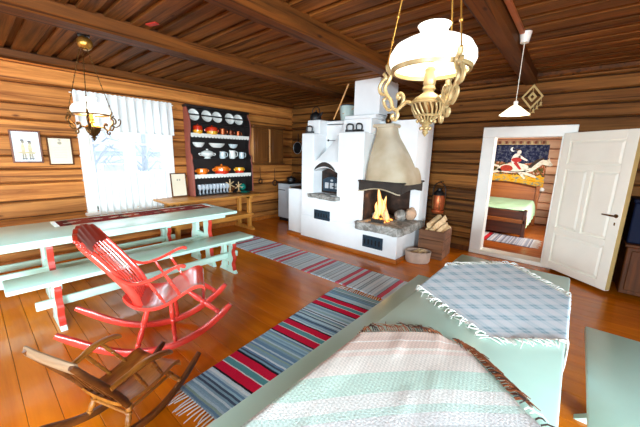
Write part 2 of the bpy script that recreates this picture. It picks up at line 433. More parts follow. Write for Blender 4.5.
# ceiling: overlapping boards along x, carried on beams along y
cb = MB(); y = YF - .05
rc = random.Random(5)
while y < YB + .1:
    w = rc.uniform(.19, .25)
    cb.box((XL - .15, y - .03, ZC - .002), (XR + .15, y + .10, ZC + .03), .004, 0, None, rc.uniform(.0, .15))  # recessed boards toned darker, the shade of the gaps put into colour
    cb.box((XL - .15, y + .052, ZC - .036), (XR + .15, y + w - .012, ZC - .004), .004, 0, None, rc.uniform(.25, .95)); y += w
cb.box((XL - .2, YF - .2, ZC + .031), (XR + .2, YB + .2, ZC + .06), 0, 1)
struct(cb.build('ceiling', [M_ceil, M_moss]))
for i, (x0, x1, zb) in enumerate(((-3.62, -3.36, 2.565), (-2.12, -1.92, 2.55), (-.76, -.60, 2.55), (.95, 1.2, 2.55))):
    b = MB(); n = 26; vs = []
    for j in range(n + 1):
        yy = lerp(YF - .05, YB + .05, j / n)
        q = lambda a: .010 * noise.noise(Vector((yy * .8, a * 3.3, i * 7.7)))
        vs += [(x0 + q(1), yy, 2.70), (x0 + q(2), yy, zb + .03), (x0 + .03 + q(2), yy, zb + q(3)), (x1 - .03 + q(4), yy, zb + q(3)), (x1 + q(4), yy, zb + .03), (x1 + q(5), yy, 2.70)]
    fs = [(j * 6 + a, (j + 1) * 6 + a, (j + 1) * 6 + (a + 1) % 6, j * 6 + (a + 1) % 6) for j in range(n) for a in range(6)] + [tuple(range(6)), tuple(n * 6 + a for a in range(6))]
    struct(b.add(vs, fs).build('ceiling_beam', M_beam))
# wall plate log under the ceiling on the window wall
struct(MB().box((XL - .02, YF, 2.585), (XL + .10, YB, 2.70), .02).build('trim_2', M_beam))  # darker beam wood paints in the light falloff below the ceiling
struct(MB().box((XL, YB - .07, 2.62), (XR, YB + .02, 2.70), .02).build('trim_3', M_beam))
struct(MB().box((XL, 0, 0), (XL + .035, YB, .085), .006).build('baseboard_left', M_trimw))
struct(MB().box((-1.72, YB - .035, 0), (-1.2, YB, .085), .006).box((-.05, YB - .035, 0), (XR, YB, .085), .006).build('baseboard_back', M_dkw))

# window on the left wall
w = struct(empty('window_1', (XL, 0, 0)))
y0, y1, z0, z1 = W1
f = MB()
f.box((-.16, y0 - .09, z0 - .05), (.035, y0 + .03, z1 + .05), .006); f.box((-.16, y1 - .03, z0 - .05), (.035, y1 + .09, z1 + .05), .006)
f.box((-.16, y0 - .09, z1 - .03), (.04, y1 + .09, z1 + .09), .006)
struct(f.build('frame', M_white, w))
struct(MB().box((-.16, y0 - .12, z0 - .06), (.085, y1 + .12, z0 - .015), .008).build('sill', M_white, w))
ym = (y0 + y1) / 2
s_ = MB()
for a, b in ((y0 + .03, ym - .035), (ym + .035, y1 - .03)):
    s_.box((-.075, a, z0), (-.035, a + .05, z1), .004); s_.box((-.075, b - .05, z0), (-.035, b, z1), .004)
    s_.box((-.075, a, z0 - .01), (-.035, b, z0 + .06), .004); s_.box((-.075, a, z1 - .06), (-.035, b, z1), .004)
    s_.box((-.07, a + .03, 1.61), (-.04, b - .03, 1.635), .003)
struct(s_.build('sash', M_white, w))
struct(MB().box((-.09, ym - .04, z0 - .01), (-.01, ym + .04, z1), .006).build('mullion', M_white, w))
struct(MB().box((-.058, y0 + .06, z0 + .04), (-.054, ym - .06, z1 - .05)).build('pane', M_pane, w))
struct(MB().box((-.058, ym + .06, z0 + .04), (-.054, y1 - .06, z1 - .05)).build('pane', M_pane, w))
# unseen windows added in the walls to hold the fill lamps
def added_window(name, P, h):
    e = struct(empty(name)); a, b, c, d = h
    def bx(mb, s0, s1, d0, d1, zz0, zz1):
        q = [P(s, dd, z) for s in (s0, s1) for dd in (d0, d1) for z in (zz0, zz1)]
        lo = [min(v[i] for v in q) for i in range(3)]; hi = [max(v[i] for v in q) for i in range(3)]
        mb.box(lo, hi, .005)
    f = MB(); bx(f, a - .09, a + .03, -.16, .03, c - .09, d + .09); bx(f, b - .03, b + .09, -.16, .03, c - .09, d + .09)
    bx(f, a, b, -.16, .03, d - .03, d + .09); bx(f, a, b, -.16, .05, c - .09, c + .03)
    struct(f.build('frame', M_white, e))
    s = MB(); m = (a + b) / 2; bx(s, m - .035, m + .035, -.1, -.03, c, d); bx(s, a, b, -.09, -.04, c + (d - c) * .62 - .02, c + (d - c) * .62 + .02)
    struct(s.build('mullion', M_white, e))
for i, h in enumerate(RW): added_window('window_%d' % (i + 2), lambda s, d, z: (XR - d, s, z), h)
for i, h in enumerate(FW): added_window('window_%d' % (i + 4), lambda s, d, z: (s, YF + d, z), h)

for i, h in enumerate(LW): added_window('window_%d' % (i + 6), lambda s, d, z: (XL + d, s, z), h)
# doorway and door leaf
dr = struct(empty('door_1', (0, YB, 0)))
x0, x1 = DH[0], DH[1]; zt = DH[3]
f = MB()
f.box((x0 - .14, -.04, 0), (x0 + .025, .17, zt + .12), .006); f.box((x1 - .025, -.04, 0), (x1 + .11, .17, zt + .12), .006)
f.box((x0 - .14, -.045, zt - .025), (x1 + .13, .17, zt + .125), .006)
struct(f.build('frame', M_white, dr))
struct(MB().box((x0 - .14, -.05, 0), (x1 + .11, .2, .065), .008).build('threshold', M_doorw, dr))
LEAF_A = math.atan2(4.70 - 5.23, .445 + .185)
leaf = struct(empty('leaf', (x1 + .015, -.06, 0), LEAF_A, dr))
LW_, LB, LT = .845, .045, 1.885                   # leaf width, bottom, top
l = MB(); l.box((0, -.010, LB), (LW_, .010, LT), .002)
struct(l.build('leaf_board', M_doorw, leaf))
st = MB()
def frame_rail(x0, x1, z0, z1):
    st.box((x0, -.031, z0), (x1, -.0095, z1), .003); st.box((x0, .0095, z0), (x1, .031, z1), .003)
frame_rail(.0, .10, LB, LT); frame_rail(LW_ - .11, LW_, LB, LT)
rails = [(LB, LB + .10), (.555, .635), (1.42, 1.49), (LT - .10, LT)]
for a, b in rails: frame_rail(.10, LW_ - .11, a, b)
frame_rail(.385, .435, .635, 1.42)
struct(st.build('rail', M_doorw, leaf))
def leaf_panel(a, b, c, d):
    p = MB()
    for sy in (-1, 1):
        bm = bmesh.new()
        r1 = [(a + .012, c + .012), (b - .012, c + .012), (b - .012, d - .012), (a + .012, d - .012)]; r2 = [(a + .04, c + .04), (b - .04, c + .04), (b - .04, d - .04), (a + .04, d - .04)]
        A = [bm.verts.new((x, sy * .0105, z)) for x, z in r1]; B = [bm.verts.new((x, sy * .024, z)) for x, z in r2]
        bm.faces.new(B)
        for i in range(4): bm.faces.new((A[i], A[(i + 1) % 4], B[(i + 1) % 4], B[i]))
        p.addbm(bm)
    struct(p.build('panel', M_doorw, leaf, 20))
leaf_panel(.10, LW_ - .11, LB + .10, .555); leaf_panel(.10, .385, .635, 1.42); leaf_panel(.435, LW_ - .11, .635, 1.42); leaf_panel(.10, LW_ - .11, 1.49, LT - .10)
h = MB()
for sy in (-1, 1):
    h.tube([(LW_ - .05, sy * .03, .93), (LW_ - .05, sy * .065, .93), (LW_ - .07, sy * .07, .93), (LW_ - .17, sy * .07, .93)], [.009, .009, .010, .007], 10)
    h.lathe([(.0, 0), (.022, 0), (.022, .006), (0, .006)], 14, Matrix.Translation((LW_ - .05, sy * .03 + (0 if sy < 0 else 0), .93)) @ Matrix.Rotation(PI / 2 * (1 if sy < 0 else -1), 4, 'X'))
struct(h.build('handle', M_dbrass, leaf))
h = MB()
for sy in (-1, 1): h.box((LW_ - .058, sy * .030, .82), (LW_ - .042, sy * .035, .855), .003)
struct(h.build('keyhole_plate', M_dbrass, leaf))
struct(MB().box((LW_ + .0005, -.03, LB + .01), (LW_ + .004, .03, LT - .01), .001).build('leaf_edge', plain('raw_edge_wood', srgb(206, 176, 112), .6), leaf))

# bedroom seen through the doorway
log_wall('bedroom_wall_back', lambda s, d, z: (s, 8.72 - d, z), -2.8, 1.0, 2.5, [], M_logp, 41, .2)
log_wall('bedroom_wall_left', lambda s, d, z: (-2.8 + d, s, z), YB + .18, 8.8, 2.5, [], M_logp, 43, .2, 1.2)
log_wall('bedroom_wall_right', lambda s, d, z: (.95 - d, s, z), YB + .18, 8.8, 2.5, [(6.4, 7.6, .85, 2.0)], M_logp, 45, .2, 1.2)
struct(MB().box((-2.9, YB + .17, 2.5), (1.1, 8.9, 2.56)).build('bedroom_ceiling', M_ceil))
# outside the window
struct(MB().box((-60, -30, -1.1), (-5.8, 40, -1.0)).build('ground', M_snow))
sh = thing('shed', 'pale shed seen through the window beyond the yard', 'shed', (-13.5, 5.2, -1.0))
MB().box((-2, -3.2, 0), (0, 3.2, 2.5)).build('wall', M_shed, sh)
b_ = MB()
for k in range(9): b_.box((0, -3.2, .2 + k * .26), (.03, 3.2, .215 + k * .26))
b_.build('board_seam', M_roof, sh)
MB().prism([(-2.3, 2.45), (.3, 2.45), (-1, 3.6)], -3.4, 3.4, 'xz').build('roof', M_roof, sh)
for yy in (-1.5, 1.2):
    wf = MB().box((.0, yy - .45, 1.0), (.05, yy + .45, 2.0)).build('window_frame', M_white, sh)
    MB().box((.05, yy - .38, 1.07), (.06, yy + .38, 1.93)).build('pane', M_ash, wf)
def tree(x, y, hgt, seed, label):
    rr = random.Random(seed); t = thing('birch_tree', label, 'tree', (x, y, -1.0))
    tr = MB(); tr.tube(smooth([(0, 0, 0), (.05, .03, hgt * .4), (.0, .08, hgt * .75), (.05, .05, hgt)]), [.12 - .1 * i / 12 for i in range(13)], 8); tr.build('trunk', M_bar, t)
    for k in range(16):
        z = hgt * rr.uniform(.25, .9); a = rr.uniform(0, 2 * PI); L = rr.uniform(.5, 1.3)
        q = MB(); p0 = Vector((.03, .04, z)); p1 = p0 + Vector((math.cos(a) * L * .6, math.sin(a) * L * .6, L * .5)); p2 = p1 + Vector((math.cos(a) * L * .4, math.sin(a) * L * .4, -L * .1))
        q.tube([p0, p1, p2], [.03, .02, .008], 5)
        for m in range(5):
            s0 = p0.lerp(p2, rr.uniform(.4, 1)); q.tube([s0, s0 + Vector((rr.uniform(-.3, .3), rr.uniform(-.3, .3), rr.uniform(-.45, .1)))], [.010, .004], 4)
        q.build('branch', M_bar, t)
tree(-9.2, 2.0, 4.6, 3, 'bare tree in the left half of the window view')
tree(-10.6, 3.7, 5.2, 8, 'bare tree in the right half of the window view')
# ------------------------------------------------------------------ trestle furniture in mint paint
def trestle_leg(root, y, xc, sign, h, top, bot, lw, th=.045, mat=None, edge=True, fl=.015):
    """one splayed leg board with a scalloped outer edge painted red"""
    n = 22; outer = []; inner = []
    for i in range(n + 1):
        z = h * i / n; t = i / n
        o = lerp(bot - .03, top, t) + .016 * math.sin(t * 5.2 * PI) * (1 if t > .12 else 0)
        if t < .14: o = lerp(bot + fl, bot - .03, t / .14)
        outer.append((o, z)); inner.append((lerp(bot - lw - .04, top - lw, t) - (.03 if t < .1 else 0), z))
    poly = [(xc + sign * a, z) for a, z in outer] + [(xc + sign * a, z) for a, z in inner[::-1]]
    lg = MB().prism(poly, y - th / 2, y + th / 2, 'xz').build('leg', mat or M_mint, root)
    if edge:
        e = MB(); pts = outer[2:-1]
        for (a, z), (b, z2) in zip(pts, pts[1:]):
            vs = []
            for yy in (y - th / 2 - .0012, y + th / 2 + .0012):
                for (q, zz) in ((a - .006, z), (a + .003, z), (b + .003, z2), (b - .006, z2)):
                    vs.append((xc + sign * q, yy, zz))
            e.add(vs, [(0, 1, 2, 3), (7, 6, 5, 4), (1, 5, 6, 2), (0, 3, 7, 4)])
        e.build('painted_edge', M_redp, lg)
    return lg
def trestle(root, y, xc, h, top, bot, lw, zbar, mat=None, edge=True, bar=.07, fl=.015):
    for s in (-1, 1): trestle_leg(root, y, xc, s, h, top, bot, lw, .045, mat, edge, fl)
    w = lerp(bot, top, zbar / h) - lw * .6
    MB().box((xc - w, y - .02, zbar - bar / 2), (xc + w, y + .02, zbar + bar / 2), .004).build('crossbar', mat or M_mint, root)
    MB().box((xc - top + .01, y - .035, h - .055), (xc + top - .01, y + .035, h), .004).build('cleat', mat or M_mint, root)
def top_board(root, lo, hi, name, mat=None, bev=.012, joints=()):
    m = MB().box(lo, hi, bev, seg=2)
    return m.build(name, mat or M_mint, root)

# long table under the window
t = thing('trestle_table', 'long mint table by the window with a red patterned runner lying on it', 'table', (-3.88, 1.0, 0))
top_board(t, (-.42, -1.75, .712), (.42, 1.33, .752), 'tabletop')
MB().box((-.33, -1.6, .66), (.33, 1.2, .712), .006).build('apron', M_mint, t)
for yy in (-1.45, -.60, 1.02): trestle(t, yy, 0, .712, .22, .30, .13, .40)
MB().box((-.022, -1.6, .25), (.022, 1.16, .38), .006).build('stretcher', M_mint, t)
# bench in front of it and bench on the wall side
def bench(label, x0, x1, ya, yb, legs, cat='bench', ext=.14, narrow=False):
    xc = (x0 + x1) / 2; b = thing('trestle_bench', label, cat, (xc, (ya + yb) / 2, 0), 0, 'mint benches')
    oy = (ya + yb) / 2; hw = (x1 - x0) / 2
    top_board(b, (-hw, ya - oy, .415), (hw, yb - oy, .452), 'seat', None, .010)
    for yy in legs:
        if narrow: trestle(b, yy - oy, 0, .415, .095, .115, .06, .16, None, False, .05, .045)
        else: trestle(b, yy - oy, 0, .415, hw - .025, hw - .005, .085, .16, bar=.05)
    MB().box((-.018, legs[0] - oy - ext, .17), (.018, legs[-1] - oy + ext, .245), .006).build('stretcher', M_mint, b)
    return b
bench('mint bench standing along the room side of the window table behind the red rocking chair', -3.50, -3.165, .06, 2.37, (.36, 2.08))
bench('mint bench between the window table and the log wall', -4.86, -4.53, -.6, 2.16, (-.3, 1.86))
# foreground table and its benches
ft = thing('dining_table', 'mint table in the foreground under two woven cloths', 'table', (-.29, 1.05, 0))
top_board(ft, (-.355, -1.6, .705), (.36, 1.58, .742), 'tabletop')
MB().box((-.27, -1.5, .65), (.27, 1.45, .705), .006).build('apron', M_mint, ft)
for yy in (-1.2, 1.2): trestle(ft, yy, 0, .705, .20, .27, .12, .38)
MB().box((-.022, -1.4, .25), (.022, 1.38, .36), .006).build('stretcher', M_mint, ft)
bench('mint bench in the shade along the rug side of the foreground table', -1.0, -.68, -.1, 2.64, (.5, 2.2), ext=.12)
bench('mint bench at the right edge of the picture, right of the foreground table', .19, .53, -.3, 2.57, (.1, 2.22), ext=.10, narrow=True)

# sideboard of pine under the plate rack
sb = thing('pine_side_table', 'low varnished pine trestle table carrying the plate rack', 'table', (-5.10, 3.0, 0))
top_board(sb, (-.30, -1.02, .69), (.31, .78, .725), 'tabletop', M_pine, .006)
for yy in (-.85, .60):
    for s in (-1, 1):
        MB().box((s * .17 - .045, yy - .03, .05), (s * .17 + .045, yy + .03, .69), .006).build('leg', M_pinez, sb)
    MB().prism([(-.30, 0), (-.30, .035), (-.24, .065), (.24, .065), (.30, .035), (.30, 0)], yy - .035, yy + .035, 'xz', 0, .004).build('foot', M_pinez, sb)
    MB().box((-.25, yy - .03, .63), (.25, yy + .03, .69), .005).build('cleat', M_pinez, sb)
MB().box((-.20, -1.0, .30), (.24, .66, .335), .006).build('lower_shelf', M_pine, sb)
MB().box((.20, -.9, .25), (.235, .62, .31), .006).build('stretcher', M_pine, sb)

# ------------------------------------------------------------------ red rocking chair
rc_ = thing('rocking_chair', 'large red lacquered rocking chair with a spindle back and scooped seat', 'chair', (-2.455, .867, 0), math.atan2(.89, .45))
RK = [(-.62, .265), (-.5, .178), (-.4, .112), (-.3, .060), (-.2, .024), (-.1, .006), (0, 0), (.1, .010), (.2, .036), (.3, .078), (.4, .14), (.5, .222), (.57, .292)]
def rocker(root, pts, s0, s1, w, h, mat, name='rocker'):
    P = smooth([(u, 0, z) for u, z in pts], 3); n = len(P); vs = []
    for i, p in enumerate(P):
        t = (P[min(i + 1, n - 1)] - P[max(i - 1, 0)]).normalized(); nz = Vector((-t.z, 0, t.x)); s = lerp(s0, s1, i / (n - 1))
        hh = h * (.62 + .38 * math.sin(min(1, min(i, n - 1 - i) / 3) * PI / 2))
        c = p + nz * (h * .5)
        for a, b in ((-1, -.7), (-.7, -1), (.7, -1), (1, -.7), (1, .7), (.7, 1), (-.7, 1), (-1, .7)):
            q = c + nz * (b * hh * .5); vs.append((q.x, s + a * w * .5, q.z))
    fs = [(i * 8 + a, (i + 1) * 8 + a, (i + 1) * 8 + (a + 1) % 8, i * 8 + (a + 1) % 8) for i in range(n - 1) for a in range(8)] + [tuple(range(8)), tuple((n - 1) * 8 + a for a in range(8))]
    return MB().add(vs, fs).build(name, mat, root, 50)
def turned(root, p, q, r, mat, name='leg', n=10, foot=.75):
    p = Vector(p); q = Vector(q); prof = [(0, .8), (.08, .85), (.2, 1.0), (.34, 1.08), (.40, .72), (.43, 1.12), (.47, 1.12), (.50, .75), (.62, 1.02), (.78, .92), (.84, .68), (.87, 1.0), (.91, 1.0), (.94, .7), (1, foot)]
    return MB().tube([p.lerp(q, t) for t, _ in prof], [r * k for _, k in prof], n).build(name, mat, root)
for s in (-1, 1):
    rocker(rc_, RK, s * .20, s * .205, .034, .05, M_redc)
    turned(rc_, (-.04, s * .165, .385), (-.14, s * .20, .055), .021, M_redc)
    turned(rc_, (.11, s * .165, .39), (.125, s * .20, .055), .018, M_redc)
    turned(rc_, (.235, s * .165, .46), (.47, s * .205, .245), .021, M_redc)
SP = [(-.185, .50), (-.16, .455), (-.11, .41), (-.04, .385), (.03, .383), (.10, .405), (.18, .45), (.26, .495), (.32, .51), (.355, .495), (.365, .465)]
U_ = [(p.x, p.z) for p in smooth([(a, 0, b) for a, b in SP], 3)]
m = MB()
def seat_fn(u, v):
    k = u * (len(U_) - 1); i = min(int(k), len(U_) - 2); a = lerp(U_[i][0], U_[i + 1][0], k - i); z = lerp(U_[i][1], U_[i + 1][1], k - i)
    w = .235 - .02 * u
    e = abs(v - .5) * 2
    return (a, (v - .5) * 2 * w, z + .012 * e ** 4)
m.grid(seat_fn, 30, 14)
m.grid(lambda u, v: tuple(Vector(seat_fn(u, v)) - Vector((0, 0, .026))), 30, 14)
# closing rim
rim = []
for (u0, v0, u1, v1) in ((0, 0, 1, 0), (0, 1, 1, 1), (0, 0, 0, 1), (1, 0, 1, 1)):
    N = 30; vs = []
    for i in range(N + 1):
        p = Vector(seat_fn(lerp(u0, u1, i / N), lerp(v0, v1, i / N))); vs += [p, p - Vector((0, 0, .026))]
    m.add(vs, [(2 * i, 2 * i + 2, 2 * i + 3, 2 * i + 1) for i in range(N)])
m.build('seat', M_redc, rc_, 60)
BK = [(-.10, .40), (-.118, .475), (-.155, .555), (-.22, .655), (-.295, .765), (-.365, .86), (-.40, .92)]
for s in (-1, 1):
    MB().tube(smooth([(u, s * lerp(.185, .205, i / 6), z) for i, (u, z) in enumerate(BK)], 4), [.030 - .009 * i / 24 for i in range(25)], 10, 0, (.72, 1)).build('back_post', M_redc, rc_)
for k in range(6):
    s = (k - 2.5) * .052
    MB().tube(smooth([(u - .012 * (1 - abs(k - 2.5) / 3) * math.sin(i / 5 * PI), s * (.92 + .02 * i), z) for i, (u, z) in enumerate(BK[:6])], 3), [.007] * 16, 7).build('spindle', M_redc, rc_)
hd = MB()   # curved head rest with a scalloped crown
def head_fn(front):
    def fn(u, v):
        s = (v - .5) * .43; q = 1 - (2 * v - 1) ** 2
        top = .945 + .045 * q + .012 * abs(math.sin(v * 5 * PI)); z = lerp(.845, top, u)
        x = lerp(-.338, -.415, u) - .035 * q + (.014 if front else -.014)
        return (x, s, z)
    return fn
F, B = head_fn(True), head_fn(False)
hd.grid(F, 6, 30); hd.grid(B, 6, 30)
for (u0, v0, u1, v1) in ((0, 0, 0, 1), (1, 0, 1, 1), (0, 0, 1, 0), (0, 1, 1, 1)):
    N = 30; vs = []
    for i in range(N + 1): vs += [F(lerp(u0, u1, i / N), lerp(v0, v1, i / N)), B(lerp(u0, u1, i / N), lerp(v0, v1, i / N))]
    hd.add(vs, [(2 * i, 2 * i + 2, 2 * i + 3, 2 * i + 1) for i in range(N)])
ho = hd.build('headrest', M_reddk, rc_, 40); ho['label'] = 'dark red head rest'
sc = MB()
for k in range(6):      # scalloped red crown beads along the head rest's near edge
    z = lerp(.842, .94, k / 5)
    sc.ball((lerp(-.345, -.416, k / 5), -.218, z), .0125, 0, 2)
sc.build('carved_edge', M_redc, ho)
for s in (-1, 1):
    AR = [(-.245, .70), (-.20, .645), (-.15, .61), (-.095, .597), (-.02, .61), (.06, .64), (.15, .685), (.205, .70), (.235, .688)]
    MB().tube(smooth([(u, s * (.205 + .03 * min(1, i / 4)), z) for i, (u, z) in enumerate(AR)], 3), [.012] * 3 + [.021] * 19 + [.026, .026, .016], 10, 0, (1, .55)).build('armrest', M_redc, rc_)
    for (a, za, b, zb) in ((-.02, .60, .075, .41), (.09, .652, .185, .455)):
        turned(rc_, (a, s * .232, za), (b, s * .215, zb), .011, M_redc, 'arm_post', 8)
MB().tube([(-.09, -.19, .22), (-.09, .19, .22)], .012, 8).build('stretcher', M_redc, rc_)
MB().tube([(.35, -.19, .355), (.35, .19, .355)], .012, 8).build('stretcher', M_redc, rc_)

# ------------------------------------------------------------------ small wooden rocking chair
cc = thing('child_rocking_chair', 'small old brown wooden rocking chair in front of the red one', 'chair', (-1.84, .48, 0), math.atan2(.933, -.36))
RK2 = [(-.42, .165), (-.3, .085), (-.2, .038), (-.1, .01), (0, 0), (.1, .014), (.2, .046), (.3, .098), (.38, .15)]
for s in (-1, 1):
    rocker(cc, RK2, s * .15, s * .16, .026, .042, M_oldd)
    turned(cc, (.10, s * .12, .215), (.20, s * .152, .075), .016, M_oldw)
    turned(cc, (-.12, s * .12, .205), (-.175, s * .15, .06), .016, M_oldw)
    MB().tube([(-.14, s * .125, .15), (.13, s * .125, .155)], .009, 8).build('stretcher', M_oldw, cc)
MB().tube([(.14, -.13, .16), (.14, .13, .16)], .009, 8).build('stretcher', M_oldw, cc)
MB().tube([(-.14, -.13, .13), (-.14, .13, .13)], .009, 8).build('stretcher', M_oldw, cc)
S2 = smooth([(-.19, 0, .235), (-.14, 0, .212), (-.06, 0, .203), (.03, 0, .21), (.10, 0, .224), (.15, 0, .232), (.185, 0, .222), (.195, 0, .20)], 3)
def seat2(u, v):
    k = u * (len(S2) - 1); i = min(int(k), len(S2) - 2); p = S2[i].lerp(S2[i + 1], k - i)
    return (p.x, (v - .5) * (.34 - .03 * (1 - u)), p.z + .02 * (abs(v - .5) * 2) ** 3)
m = MB().grid(seat2, 21, 12).grid(lambda u, v: tuple(Vector(seat2(u, v)) - Vector((0, 0, .022))), 21, 12)
for (u0, v0, u1, v1) in ((0, 0, 1, 0), (0, 1, 1, 1), (0, 0, 0, 1), (1, 0, 1, 1)):
    vs = []
    for i in range(22):
        p = Vector(seat2(lerp(u0, u1, i / 21), lerp(v0, v1, i / 21))); vs += [p, p - Vector((0, 0, .022))]
    m.add(vs, [(2 * i, 2 * i + 2, 2 * i + 3, 2 * i + 1) for i in range(21)])
m.build('seat', M_oldw, cc, 60)
for s in (-1, 1):
    MB().tube(smooth([(-.15, s * .145, .20), (-.20, s * .152, .30), (-.27, s * .158, .42), (-.34, s * .16, .53), (-.385, s * .16, .61)], 4), [.020 - .005 * i / 16 for i in range(17)], 10, 0, (.8, 1)).build('back_post', M_oldd, cc)
    MB().tube(smooth([(-.245, s * .168, .385), (-.16, s * .18, .40), (-.07, s * .195, .415), (.02, s * .205, .405), (.075, s * .208, .385), (.085, s * .208, .37)], 4), [.019] * 6 + [.024] * 13 + [.020, .014], 10, 0, (1, .6)).build('armrest', M_oldw, cc)
    turned(cc, (-.03, s * .198, .40), (.07, s * .145, .225), .011, M_oldw, 'arm_post', 8)
    turned(cc, (-.13, s * .185, .395), (-.03, s * .145, .21), .011, M_oldw, 'arm_post', 8)
for k in range(5):
    s = (k - 2) * .052
    MB().tube([(-.16, s, .215), (-.26, s, .42), (-.36, s, .575)], .0075, 7).build('spindle', M_oldd, cc)
MB().tube(smooth([(-.372, -.165, .59), (-.383, -.08, .60), (-.386, 0, .603), (-.383, .08, .60), (-.372, .185, .59)], 4), [.019] * 17, 10, 0, (.62, 1.5)).build('crest_rail', M_worn, cc)

# ------------------------------------------------------------------ rugs
def rug(name, label, L, W, mat, loc, rz, ends=(1, 1), cat='rug', seed=1):
    r = thing(name, label, cat, loc, rz, 'striped rag rugs')
    rr = random.Random(seed)
    def fn(u, v):
        e = .008 * noise.noise(Vector((u * 9, v * 2, seed)))
        z = .011 + .003 * noise.noise(Vector((u * 14, v * 5, seed + 4)))
        return (u * L, (v - .5) * (W + .02 * noise.noise(Vector((u * 6, seed * 3.3, 0)))) + e, z)
    nu = int(L / .05)
    m = MB().grid(fn, nu, 10)
    for v in (0, 1):
        vs = []
        for i in range(nu + 1):
            p = fn(i / nu, v); vs += [p, (p[0], p[1], .001)]
        m.add(vs, [(2 * i, 2 * i + 2, 2 * i + 3, 2 * i + 1) for i in range(nu)])
    m.build('weave', mat, r, 60)
    for x, s, on in ((0, -1, ends[0]), (L, 1, ends[1])):
        if not on: continue
        f = MB()
        for k in range(int(W / .026)):
            y = -W / 2 + .013 + k * .026
            a = rr.uniform(-.5, .5); ln = rr.uniform(.07, .12)
            f.tube([(x - s * .005, y, .011), (x + s * ln * .5, y + a * .02, .012), (x + s * ln, y + a * .05, .005)], [.0045, .004, .0025], 5)
        f.build('fringe', M_fringe, r)
    return r
rug('rag_rug', 'blue striped rag rug with bright red bands lying beside the foreground table', 1.93, .70, M_rug2, (-1.445, .74, 0), math.radians(95.0), (1, 1), seed=2)
rug('rag_rug', 'pale grey striped rag rug lying along the front of the fireplace', 3.15, .60, M_rug1, (-4.52, 3.02, 0), math.radians(0.8), (0, 0), seed=5)
rug('rag_rug', 'grey rag rug with one red band on the bedroom floor beside the bed', 1.9, .68, M_rug3, (-2.32, 6.60, 0), 0, (0, 1), seed=9)

# ------------------------------------------------------------------ cloths on the foreground table
TE0, TE1, TZ = -.648, .073, .7445          # table edges x and top z
def drape(x, y, lift=0.0):
    z = TZ + .003 + lift
    if x < TE0:
        d = TE0 - x; k = min(1, d / .03); return (TE0 - .006 * k - .01 * min(1, d / .2), y, z - max(0, d - .012))
    if x > TE1:
        d = x - TE1; k = min(1, d / .03); return (TE1 + .006 * k + .01 * min(1, d / .2), y, z - max(0, d - .012))
    return (x, y, z)
def cloth(name, label, cat, corners, mat, nu, nv, seed, wr, rad=0, bulge=0):
    """corners a,b,c,d in order; u runs a->b, v runs a->d"""
    a, b, c, d = [Vector((*q, 0)) for q in corners]
    t = thing(name, label, cat, (0, 0, 0))
    def P(u, v):
        def rnd(x, y):
            if x < rad and y < rad:
                p, q = 1 - x / rad, 1 - y / rad
                return rad * (1 - p * math.sqrt(max(0, 1 - q * q / 2))), rad * (1 - q * math.sqrt(max(0, 1 - p * p / 2)))
            return x, y
        u2, v2 = rnd(u, v) if rad else (u, v)
        p = a.lerp(b, u2).lerp(d.lerp(c, u2), v2)
        if bulge: p = p + (a - d).normalized() * bulge * math.sin(min(1, u2 / .5) * PI) * (1 - v2)
        return p
    def fn(u, v):
        p = P(u, v); l = wr(u, v, p)
        return drape(p.x, p.y, l)
    m = MB().grid(fn, nu, nv)
    o = m.build('weave', mat, t, 80)
    uv = o.data.uv_layers.new(name='UVMap')
    k = [(i / nu, j / nv) for i in range(nu + 1) for j in range(nv + 1)]
    for lp in o.data.loops: uv.data[lp.index].uv = k[lp.vertex_index]
    return t, P, fn
# near cloth: far corner at (-.33,1.35), turned 45 degrees
dC = Vector((-.33, 1.35)); e1 = Vector((-.70, -.714)); e2 = Vector((.745, -.667)); LN = 1.5
cor = [tuple(dC), tuple(dC + e1 * LN), tuple(dC + e1 * LN + e2 * 1.5), tuple(dC + e2 * 1.5)]
m_ = NT('pink_white_woven'); tc = m_.coord(kind='UV'); sx = m_.n('ShaderNodeSeparateXYZ'); m_.l(tc, sx.inputs[0])
vv = m_.math('MULTIPLY', sx.outputs[1], 1.5)
stripe = m_.ramp(vv, [(0, srgb(234, 212, 198)), (.035, srgb(228, 202, 188)), (.060, srgb(248, 242, 236)), (.070, srgb(230, 204, 190)), (.115, srgb(244, 236, 226)), (.13, srgb(240, 220, 208)), (.155, srgb(240, 232, 222)),
     (.25, srgb(206, 230, 216)), (.34, srgb(236, 236, 230)), (.40, srgb(210, 230, 220)), (.43, srgb(230, 230, 228)), (.48, srgb(206, 208, 206)), (.52, srgb(236, 234, 230)), (.62, srgb(214, 216, 214)), (.70, srgb(240, 236, 232)), (.80, srgb(236, 214, 200)), (.9, srgb(240, 236, 230))], True)
chk = m_.n('ShaderNodeTexChecker'); chk.inputs['Scale'].default_value = 1; chk.inputs[1].default_value = (1.0, 1.0, 1.0, 1); chk.inputs[2].default_value = (.80, .80, .79, 1)
m_.l(m_.coord((190, 130, 1), 'UV'), chk.inputs[0])
spk = m_.noise(m_.coord((300, 60, 1), 'UV'), 1, 3, .7)
colr = m_.mix(.75, stripe, chk.outputs[0], 'MULTIPLY')
colr = m_.mix(.5, colr, m_.ramp(spk, [(.3, (.78, .76, .74, 1)), (.6, (1.08, 1.08, 1.08, 1))]), 'MULTIPLY')
m_.bsdf(colr, .95, 0, m_.noise(m_.coord((260, 200, 1), 'UV'), 1, 3), .5, .004, spec=.1); M_clothn = m_.mat
def wr1(u, v, p):
    s = (p.x + .66) * .6 + p.y
    w = .004 * max(0, noise.noise(Vector((p.x * 7, p.y * 2.2, 1.5)))) + .010 * max(0, noise.noise(Vector((p.x * 16 + p.y * 5, p.y * 3.2 - p.x * 2, 4.2))) - .28)
    return w * 1.6
